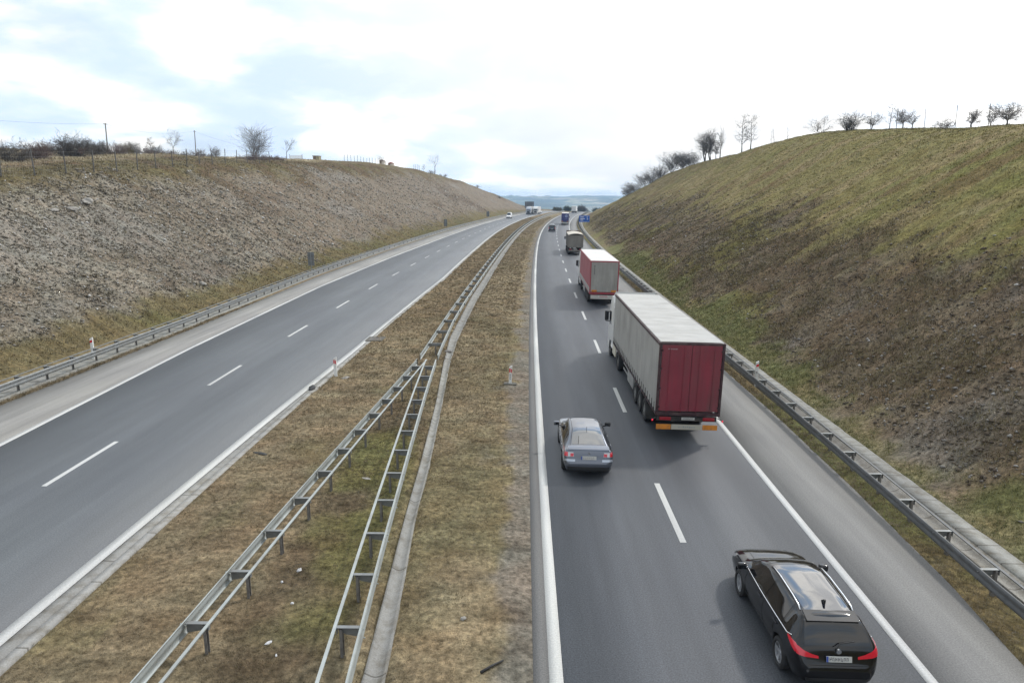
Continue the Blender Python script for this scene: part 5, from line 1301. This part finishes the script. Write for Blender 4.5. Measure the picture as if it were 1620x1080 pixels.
# ---- lorries ---------------------------------------------------------------
def tarp(name, colr, rough=.7, stain=(.2, .19, .17), amount=.5, vertical=True, wave=0.):
    m, nt, b = new_mat(name); tc = N(nt, 'ShaderNodeTexCoord'); o = tc.outputs['Object']
    n = noise(nt, mapping(nt, o, (1.2, 1.2, .16) if vertical else (.5, 1.6, 1)), 1.6, 7, .6); r = ramp(nt, [(.42, (0, 0, 0)), (.75, (amount,) * 3)]); L(nt, n.outputs[0], r.inputs[0])
    n2 = noise(nt, o, .9, 5); r2 = ramp(nt, [(.3, (.86,) * 3), (.7, (1.12,) * 3)]); L(nt, n2.outputs[0], r2.inputs[0])
    c = mixc(nt, r.outputs[0], colr, stain); c = mixc(nt, 1., c, r2.outputs[0], 'MULTIPLY'); L(nt, c, b.inputs['Base Color']); b.inputs['Roughness'].default_value = rough
    if wave:
        wv = noise(nt, mapping(nt, o, (1, 2.4, .15)), 1.3, 3); bump(nt, b, wv.outputs[0], wave, .05)
    return m
M_chassis = simple('chassis_black', (.03, .028, .026), .8, 0, .3, 3., dirt=(.10, .09, .08))
M_orange = simple('orange_marker_board', (.55, .20, .02), .5, 0, .12, 4., dirt=(.28, .12, .04), dscale=5)
M_mud = simple('mud_flap_rubber', (.05, .048, .045), .9, 0, .3, 3.)
M_alu = simple('dull_aluminium', (.42, .42, .41), .5, .5, .12, 2., dirt=(.2, .19, .17))

def cab(root, y0, Hc, pt, dark=False, skirts=True, spoiler=True, skirt_mat=None):
    """tractor unit: y0 is the back of the cab; the cab faces +y"""
    W = 1.245; ln = 2.15; y1 = y0 + ln
    prof = [(y0, .95), (y0, Hc - .35), (y0 + .35, Hc), (y0 + 1.0, Hc - .06), (y0 + 1.45, Hc - .42), (y0 + 1.72, Hc - .95), (y1 - .06, 1.95), (y1 + .02, 1.3), (y1 + .02, .38), (y0 + 1.55, .38), (y0 + 1.5, .95)]
    bm = bmesh.new(); n = len(prof)
    a = [bm.verts.new((-W, u, v)) for u, v in prof]; b = [bm.verts.new((W, u, v)) for u, v in prof]
    bm.faces.new(a); bm.faces.new(b[::-1])
    for k in range(n): bm.faces.new((a[k], b[k], b[(k + 1) % n], a[(k + 1) % n]))
    bmesh.ops.recalc_face_normals(bm, faces=bm.faces); bmesh.ops.bevel(bm, geom=bm.edges[:], offset=.07, segments=3, affect='EDGES', profile=.5)
    bm.verts.index_update(); V = [v.co.copy() for v in bm.verts]; F = [[v.index for v in f.verts] for f in bm.faces]
    bv = BVHTree.FromPolygons(V, F); me = bpy.data.meshes.new('cab'); bm.to_mesh(me); bm.free(); me.materials.append(pt); finish(me, 40)
    o = link(bpy.data.objects.new('cab', me), root)
    decal('windscreen', [(-1.08, 1.98), (1.08, 1.98), (1.0, Hc - .98), (-1.0, Hc - .98)], 'front', bv, M_glassd if dark else M_glass, o, .01, .12)
    decal('grille', [(-.75, .85), (.75, .85), (.75, 1.75), (-.75, 1.75)], 'front', bv, M_black, o, .01, .3)
    decal('front_bumper', [(-1.15, .44), (1.15, .44), (1.15, .74), (-1.15, .74)], 'front', bv, M_black if dark else pt, o, .02, .3)
    for ax in ('left', 'right'):
        sx = -1 if ax == 'left' else 1
        decal('side_window', [(y0 + .78, 1.95), (y0 + 1.72, 1.9), (y0 + 1.62, Hc - 1.05), (y0 + .84, Hc - 1.0)], ax, bv, M_glassd, o, .01, .2)
        decal('headlight', [(sx * .72, .80), (sx * 1.1, .80), (sx * 1.1, 1.02), (sx * .72, .98)], 'front', bv, M_clear, o, .012, .2)
        mb = MB(); mb.tube([(sx * (W - .05), y1 - .45, Hc - 1.15), (sx * (W + .22), y1 - .28, Hc - 1.18)], .025, 6); mb.tube([(sx * (W - .05), y1 - .42, 1.98), (sx * (W + .22), y1 - .28, 2.0)], .025, 6)
        mb.box((sx * (W + .16), y1 - .28, Hc - 1.38), (.24, .10, .50), bevel=.03); mb.box((sx * (W + .16), y1 - .28, 2.16), (.24, .10, .26), bevel=.03)
        mm = mb.build('mirror', M_black, o, 40); g = MB(); g.box((sx * (W + .16), y1 - .336, Hc - 1.38), (.19, .008, .42)); g.build('mirror_glass', M_glass, mm, None)
        if skirts:
            mb = MB(); mb.box((sx * (W - .03), y0 + .18, 1.9), (.05, .72, 2.5), bevel=.02); mb.build('side_deflector', pt, o, None)
            mb = MB(); mb.box((sx * (W - .06), y0 - .75, .72), (.07, 1.25, .62), bevel=.03); mb.build('side_skirt', skirt_mat or pt, o, None)
            mb = MB()
            for q in (.5, .85): mb.box((sx * (W - .12), y0 + .95, q), (.22, .5, .06), bevel=.01)
            mb.build('step', M_black, o, None)
        wheel(sx * 1.08, y0 + 1.0, .5, .32, root, sx, 10, M_steelrim, .58); wheel(sx * 1.0, y0 - 2.75, .5, .48, root, sx, 10, M_steelrim, .58)
        mb = MB(); fn = lambda u, v, q: (sx * q, u, v); yc = y0 - 2.75
        mb.prism([(yc + .62 * math.cos(t_), .5 + .62 * math.sin(t_)) for t_ in np.linspace(.25, PI - .25, 9)] + [(yc + .57 * math.cos(t_), .5 + .57 * math.sin(t_)) for t_ in np.linspace(PI - .25, .25, 9)], fn, .74, 1.24)
        mb.build('mudguard', M_black, o, None)
    if spoiler:
        mb = MB(); mb.prism([(y0 + .02, Hc - .3), (y0 + .9, Hc - .02), (y0 + .25, Hc + .26), (y0 + .02, Hc + .30)], lambda u, v, q: (q, u, v), -1.15, 1.15); mb.build('roof_deflector', pt, o, 30)
    ch = MB()
    for sx in (-1, 1): ch.box((sx * .42, y0 - 1.4, .86), (.09, 5.0, .26))
    ch.box((0, y0 - 2.4, 1.06), (.9, .9, .10)); ch.cyl((-.9, y0 + 1.0, .5), (.9, y0 + 1.0, .5), .07); ch.cyl((-.8, y0 - 2.75, .5), (.8, y0 - 2.75, .5), .10)
    ch.build('chassis', M_chassis, o, None)
    return o

def semi(label, s, t, oncoming, side_mat, door_mat, frame_mat, roof_mat, cab_mat, name='curtain_lorry', group=None, LT_=13.6, top=4.0, doors='double', buckles=True, dark=False, detail=True, side_board=None, cab_h=3.75, lamps=True, skirt_mat=None):
    r = empty(name); tag(r, label, 'lorry', group); W = 1.275; z0 = 1.18
    # curtain box between frame members
    mb = MB(); mb.box((0, LT_ / 2, (z0 + top) / 2), (2 * W - .06, LT_ - .12, top - z0 - .10)); bx_ = mb.build('load_box', side_mat, r, None)
    for sx in (-1, 1):
        nn = 56; zs = [z0 + .02, z0 + .9, (z0 + top) / 2, top - .8, top - .12]; V = []; F = []
        R = random.Random(int(s) + sx)
        off = [R.uniform(-.012, .012) for _ in range(nn + 1)]
        for i in range(nn + 1):
            yy = .06 + (LT_ - .12) * i / nn
            for z_ in zs: V.append((sx * (W - .012 + off[i] * (1 if z_ < top - .5 else .3)), yy, z_))
        k = len(zs)
        for i in range(nn):
            for j in range(k - 1): F.append((i * k + j, i * k + j + 1, (i + 1) * k + j + 1, (i + 1) * k + j))
        n0 = len(V); V += [(sx * (W - .032), v[1], v[2]) for v in V[:n0]]; F += [tuple(q + n0 for q in reversed(f)) for f in F[:]]
        m2 = MB(); m2.add(V, F); m2.build('side_curtain', side_mat, r, True)
        fr = MB(); fr.box((sx * (W - .02), LT_ / 2, top - .06), (.07, LT_, .12), bevel=.015); fr.box((sx * (W - .03), LT_ / 2, z0 - .045), (.06, LT_, .12), bevel=.01); fr.build('side_rail', frame_mat, r, None)
        if side_board:
            b2 = MB(); b2.box((sx * (W + .005), LT_ / 2, z0 + .22), (.03, LT_ - .1, .42)); b2.build('side_board', side_board, r, None)
        if buckles:
            bk = MB()
            for i in range(26):
                yy = .35 + i * (LT_ - .7) / 25; bk.box((sx * (W + .006), yy, z0 + .16), (.012, .05, .36)); bk.box((sx * (W + .014), yy, z0 + .06), (.022, .09, .12))
            bk.build('buckle_straps', M_black, r, None)
    rf = MB(); nn = 28; V = []; F = []; xs = np.linspace(-W + .05, W - .05, 9)
    for i in range(nn + 1):
        yy = .06 + (LT_ - .12) * i / nn
        for x_ in xs:
            V.append((x_, yy, top + .025 - (.028 if i % 4 == 2 else (.016 if i % 4 in (1, 3) else 0)) * (1 - (x_ / W) ** 2) + .01 * (1 - (x_ / W) ** 2)))
    k = len(xs); F = [(i * k + j, i * k + j + 1, (i + 1) * k + j + 1, (i + 1) * k + j) for i in range(nn) for j in range(k - 1)]
    n0 = len(V); V += [(x_, y_, z_ - .03) for x_, y_, z_ in V[:n0]]; F += [tuple(q + n0 for q in reversed(f)) for f in F[:]]
    rf.add(V, F); rf.build('roof', roof_mat, r, True)
    fw = MB(); fw.box((0, LT_ - .02, (z0 + top) / 2), (2 * W - .02, .06, top - z0), bevel=.02); fw.build('front_wall', roof_mat, r, None)
    # rear: portal frame, doors, bars
    fr = MB(); 
    for sx in (-1, 1): fr.box((sx * (W - .045), .02, (z0 + top) / 2), (.09, .08, top - z0), bevel=.01)
    fr.box((0, .02, top - .05), (2 * W - .18, .08, .11), bevel=.01); fr.box((0, .02, z0 - .04), (2 * W, .10, .14), bevel=.01); fr.build('rear_frame', frame_mat, r, None)
    if doors == 'double':
        for sx in (-1, 1):
            d = MB(); d.box((sx * .585, .0, (z0 + top) / 2), (1.155, .045, top - z0 - .16), bevel=.012)
            for q in (.42, .98): d.box((sx * q * 1.15, -.0235, (z0 + top) / 2), (.014, .005, top - z0 - .22))
            dd = d.build('rear_door', door_mat, r, None)
            if detail:
                b2 = MB()
                for q in (.30, .86): b2.cyl((sx * q, -.034, z0 + .04), (sx * q, -.034, top - .14), .010, n=6)
                for q in (.30, .86): b2.box((sx * q, -.05, z0 + .30), (.05, .03, .12))
                b2.build('locking_bar', door_mat, dd, None)
                h2 = MB()
                for zz_ in (z0 + .25, z0 + 1.0, z0 + 1.8, top - .3): h2.box((sx * 1.17, -.03, zz_), (.10, .03, .06))
                h2.build('hinge', frame_mat, dd, None)
    else:
        d = MB(); d.box((0, 0, (z0 + top) / 2), (2 * W - .2, .05, top - z0 - .18), bevel=.012); dd = d.build('rear_door', door_mat, r, None)
        rb = MB()
        for q in (-.85, -.45, 0, .45, .85): rb.box((q, -.028, (z0 + top) / 2), (.03, .012, top - z0 - .24))
        rb.build('door_rib', door_mat, dd, None)
    # under-run gear
    uc = MB()
    for sx in (-1, 1): uc.box((sx * .5, LT_ / 2 - .3, .98), (.12, LT_ - 1.0, .30))
    for yy in np.arange(.6, LT_ - .5, 1.3): uc.box((0, yy, 1.06), (2.3, .09, .10))
    for yy in (2.6, 3.91, 5.22): uc.cyl((-.95, yy, .5), (.95, yy, .5), .07)
    uc.build('chassis', M_chassis, r, None)
    bp = MB(); bp.box((0, .10, .92), (2.36, .06, .20), bevel=.01); bp.box((-.55, .3, .86), (.10, .5, .12)); bp.box((.55, .3, .86), (.10, .5, .12)); bp.build('light_bar', M_chassis, r, None)
    for sx in (-1, 1):
        lm = MB(); lm.box((sx * .86, .055, .93), (.46, .05, .14), bevel=.012); lm.build('tail_light', M_lampd, r, None)
        for yy in (2.6, 3.91, 5.22): wheel(sx * 1.06, yy, .5, .38, r, sx, 10, M_steelrim, .58)
        fl = MB(); fl.box((sx * 1.05, 1.95, .62), (.42, .015, .66)); fl.build('mud_flap', M_mud, r, None)
        gd = MB()
        for q in (.62, .92): gd.box((sx * (W - .10), 8.6, q), (.03, 1.9, .10))
        gd.build('side_guard', M_alu, r, None)
        tb = MB(); tb.box((sx * (W - .20), 6.75, .78), (.36, 1.75, .62), bevel=.02); tb.build('pallet_box', M_alu, r, None)
    cab(r, LT_ + .62, cab_h, cab_mat, dark, skirt_mat=skirt_mat)
    place(r, s, t, oncoming); return r

G_LOR = 'lorries driving away in the right lane'
M_maroon = tarp('maroon_door_paint', (.215, .026, .042), .5, (.11, .05, .048), .85)
M_gtarp = tarp('grey_curtain', (.36, .352, .33), .65, (.23, .22, .20), .7, wave=.25)
M_rooft = tarp('pale_roof_tarpaulin', (.37, .362, .335), .30, (.22, .21, .182), .85, False)
M_frame = simple('dark_trailer_frame', (.05, .022, .026), .6, .2, .25, 3., dirt=(.12, .1, .09))
M_cabw = paint('white_cab_paint', (.66, .66, .64), .4, 0, .6, .35)
big_ = semi('big grey curtain sided lorry with maroon rear doors, nearest of the lorries', 26.2, 5.78, False, M_gtarp, M_maroon, M_frame, M_rooft, M_cabw, group=G_LOR, skirt_mat=simple('cream_skirt', (.60, .56, .46), .5, 0, .08, 2.))
# its low rear board, markers and plate
ob = MB(); 
for sx in (-1, 1): ob = MB(); ob.box((sx * .92, .0, .60), (.58, .03, .21), bevel=.006); ob.build('orange_board', M_orange, big_, None)
pb = MB(); pb.box((0, .0, .60), (1.22, .03, .21), bevel=.006); pbo = pb.build('maker_board', simple('cream_board', (.40, .375, .31), .6, 0, .08, 3., dirt=(.3, .27, .22)), big_, None)
mk = MB(); x_ = -.30
for k, w_ in enumerate((.05, .02, .06, .055, .05, .06, .055, .05)):
    mk.box((x_, -.018, .60 + (.015 if k in (2, 4) else 0)), (w_ * .72, .004, .075 if k in (2, 4, 5) else .052)); x_ += .085
mk.build('worn_lettering', simple('worn_blue_ink', (.20, .24, .26)), pbo, None)
number_plate((.05, .062, .93), .52, .11, big_, eu=False, marks=7)
lt = MB(); x_ = -.93
for k in range(11): lt.box((x_, -.026, 3.76), (.022, .004, .035 if k % 3 else .05)); x_ += .034
lt.build('faint_lettering', simple('faint_white_ink', (.32, .26, .27)), big_, None)
for sx in (-1, 1):
    st = MB(); st.tube([(sx * 1.20, .05, .98), (sx * 1.36, -.02, .90)], .018, 6); st.box((sx * 1.38, -.02, .89), (.06, .06, .09), bevel=.015); o = st.build('marker_stalk', M_black, big_, 40)
    ld = MB(); ld.box((sx * 1.38, -.055, .89), (.05, .016, .07), bevel=.005)
    ml_, nt_, b_ = new_mat('lit_red_marker'); b_.inputs['Base Color'].default_value = (.7, .02, .04, 1); b_.inputs['Emission Color'].default_value = (1, .03, .08, 1); b_.inputs['Emission Strength'].default_value = .9
    ld.build('marker_lamp', ml_, o, None)

M_redt = tarp('faded_red_curtain', (.34, .10, .115), .65, (.24, .09, .10), .6, wave=.25)
M_redf = simple('red_trailer_frame', (.30, .04, .055), .5, 0, .12, 3., dirt=(.25, .08, .08))
M_greyd = tarp('grey_sheet_door', (.30, .29, .265), .55, (.19, .175, .15), .9)
M_roofw = tarp('white_roof_tarpaulin', (.60, .59, .565), .5, (.52, .5, .45), .5, False)
red = semi('red curtain sided lorry with grey rear shutter and white roof, second in line', 61.2, 6.1, False, M_redt, M_greyd, M_redf, M_roofw, M_cabw, group=G_LOR, doors='single', buckles=False, side_board=M_alu)
for sx in (-1, 1):
    ob = MB(); ob.box((sx * .86, -.035, 1.36), (.46, .02, .17), bevel=.005); ob.build('orange_board', M_orange, red, None)
pb = MB(); pb.box((0, .02, .80), (2.3, .04, .34), bevel=.01); pbo = pb.build('rear_bumper', simple('grubby_white_bumper', (.46, .44, .40), .6, 0, .1, 3., dirt=(.28, .25, .22)), red, None)
pl = MB(); pl.box((0, -.005, .86), (.95, .02, .20), bevel=.004); plo = pl.build('maker_board', M_plate, red, None)
mk = MB(); x_ = -.32
for k in range(8): mk.box((x_, -.02, .86), (.05, .006, .10)); x_ += .09
mk.build('red_lettering', simple('red_ink', (.40, .05, .06)), plo, None)
lt = MB(); z_ = 3.55
for k in range(8): lt.box((-.88, -.03, z_), (.09 if k else .16, .006, .07)); z_ -= .10
lt.build('dark_lettering', simple('dark_ink', (.07, .07, .07)), red, None)

# blue lorry, far ahead
M_bluet = tarp('blue_curtain', (.03, .035, .16), .55, (.06, .06, .14), .5)
blue = semi('blue backed lorry far ahead by the bend', 246, 6.42, False, M_bluet, M_bluet, simple('navy_frame', (.03, .03, .10), .6), M_roofw, M_cabw, group=G_LOR, buckles=False, detail=False)
ar = MB(); ar.cyl((.45, -.04, 3.1), (.45, -.03, 3.1), .52, n=24); ar.build('pale_emblem', simple('pale_blue_ink', (.22, .26, .42)), blue, None)
ar = MB()
for (a, b, c_) in ((-.55, 3.2, .8), (-.55, 2.7, .7), (.35, 2.2, .9)): ar.box((a, -.04, b), (c_, .01, .10))
ar.build('pale_lettering', simple('pale_ink', (.18, .2, .36)), blue, None)
pb = MB(); pb.box((0, .03, .72), (2.4, .05, .5), bevel=.01); pb.build('rear_bumper', M_plate, blue, None)
for sx in (-1, 1):
    q = MB(); q.box((sx * .9, -.03, 1.25), (.5, .02, .18)); q.build('orange_board', M_orange, blue, None)

# ---- grey-brown tipper lorry -----------------------------------------------
def tipper(label, s, t):
    r = empty('tipper_lorry'); tag(r, label, 'lorry', G_LOR); Lb = 9.2; W = 1.27; z0 = 1.25; zt_ = 3.35
    bodym = tarp('dusty_grey_steel', (.20, .185, .165), .7, (.13, .115, .095), .9)
    mb = MB()
    for sx in (-1, 1):
        mb.box((sx * (W - .04), Lb / 2, (z0 + zt_) / 2), (.08, Lb, zt_ - z0), bevel=.015)
        for yy in np.arange(.8, Lb, 1.1): mb.box((sx * (W + .03), yy, (z0 + zt_) / 2), (.06, .12, zt_ - z0 - .1))
    mb.box((0, Lb / 2, z0 + .03), (2 * W - .1, Lb - .05, .06)); mb.box((0, Lb - .04, (z0 + zt_) / 2 + .1), (2 * W - .16, .08, zt_ - z0 + .2)); mb.build('tipping_body', bodym, r, None)
    tg = MB(); tg.box((0, .02, (z0 + zt_) / 2), (2 * W - .17, .08, zt_ - z0 - .06), bevel=.02)
    for q in (-.8, -.27, .27, .8): tg.box((q, -.03, (z0 + zt_) / 2), (.07, .04, zt_ - z0 - .2))
    tg.box((0, -.03, zt_ - .12), (2.3, .05, .12)); tg.build('tailgate', bodym, r, None)
    # tarpaulin rolled over the load, slightly domed
    V = []; F = []; xs = np.linspace(-W, W, 11); nn = 20
    for i in range(nn + 1):
        for x_ in xs: V.append((x_, .02 + (Lb - .06) * i / nn, zt_ + .02 + .22 * math.cos(x_ / W * PI / 2) + .03 * math.sin(i * 2.1 + x_)))
    F = [(i * 11 + j, i * 11 + j + 1, (i + 1) * 11 + j + 1, (i + 1) * 11 + j) for i in range(nn) for j in range(10)]
    n0 = len(V); V += [(a, b, c - .04) for a, b, c in V[:n0]]; F += [tuple(q + n0 for q in reversed(f)) for f in F[:]]
    c = MB(); c.add(V, F); c.build('load_cover', tarp('tan_load_cover', (.50, .46, .39), .7, (.36, .32, .26), .6, False), r, True)
    hd = MB(); hd.box((0, Lb + .10, zt_ + .12), (2 * W, .5, .42), bevel=.05); hd.build('headboard', simple('rusty_headboard', (.12, .085, .07), .8, 0, .2, 2.), r, None)
    uc = MB()
    for sx in (-1, 1): uc.box((sx * .45, Lb / 2, 1.02), (.12, Lb - .4, .30))
    for yy in (1.7, 3.0, 4.3): uc.cyl((-.95, yy, .5), (.95, yy, .5), .07)
    uc.build('chassis', M_chassis, r, None)
    bp = MB(); bp.box((0, .12, .70), (2.35, .08, .20), bevel=.015); bp.build('rear_bumper', simple('dusty_bumper', (.19, .175, .155), .8, 0, .2, 3.), r, None)
    for sx in (-1, 1):
        lm = MB(); lm.box((sx * .85, .06, .95), (.4, .05, .14)); lm.build('tail_light', M_lampd, r, None)
        for yy in (1.7, 3.0, 4.3): wheel(sx * 1.05, yy, .5, .38, r, sx, 10, M_steelrim, .58)
        fl = MB(); fl.box((sx * .95, 1.05, .66), (.6, .015, .7)); fl.build('mud_flap', M_mud, r, None)
    number_plate((0, .055, .95), .52, .11, r, eu=False)
    cab(r, Lb + .75, 3.6, M_cabw, spoiler=False, skirts=False); place(r, s, t); return r
tipper('dusty grey brown tipper lorry with a tan load cover, third in line', 117.0, 6.55)

# oncoming lorries and the one beyond the bend
M_whitet = tarp('white_curtain', (.62, .62, .62), .6, (.45, .44, .42), .5)
semi('oncoming lorry with a big dark windscreen and grey front, nearest of the oncoming lorries', 386, -17.2, True, M_whitet, M_whitet, M_cabw, M_roofw, paint('grey_cab_paint', (.36, .40, .46), .4, 0, .6, .2), group='lorries coming towards the viewer', buckles=False, detail=False, dark=True, cab_h=3.6)
semi('oncoming white lorry just right of the dark windowed one', 391, -13.9, True, M_whitet, M_whitet, M_cabw, M_roofw, M_cabw, group='lorries coming towards the viewer', buckles=False, detail=False, cab_h=3.9)
semi('white lorry vanishing beyond the bend ahead of the blue one', 437, 2.7, False, M_whitet, M_whitet, M_cabw, M_roofw, M_cabw, group=G_LOR, buckles=False, detail=False)
HAZE = 1.6e-4

# ------------------------------------------------------------------ the air between here and the hills
mb = MB(); mb.box((700, 2770, (-90 + 46) / 2), (10400, 6260, 136)); 
mh = bpy.data.materials.new('thin_haze'); mh.use_nodes = True; nt = mh.node_tree; nt.nodes.remove(nt.nodes['Principled BSDF'])
pv = N(nt, 'ShaderNodeVolumePrincipled'); pv.inputs['Color'].default_value = (.47, .70, 1.0, 1); pv.inputs['Density'].default_value = HAZE
pv.inputs['Density Attribute'].default_value = ''; pv.inputs['Anisotropy'].default_value = .2
L(nt, pv.outputs[0], nt.nodes['Material Output'].inputs['Volume'])
hz = mb.build('haze', mh, None, None); tag(hz, kind='stuff')
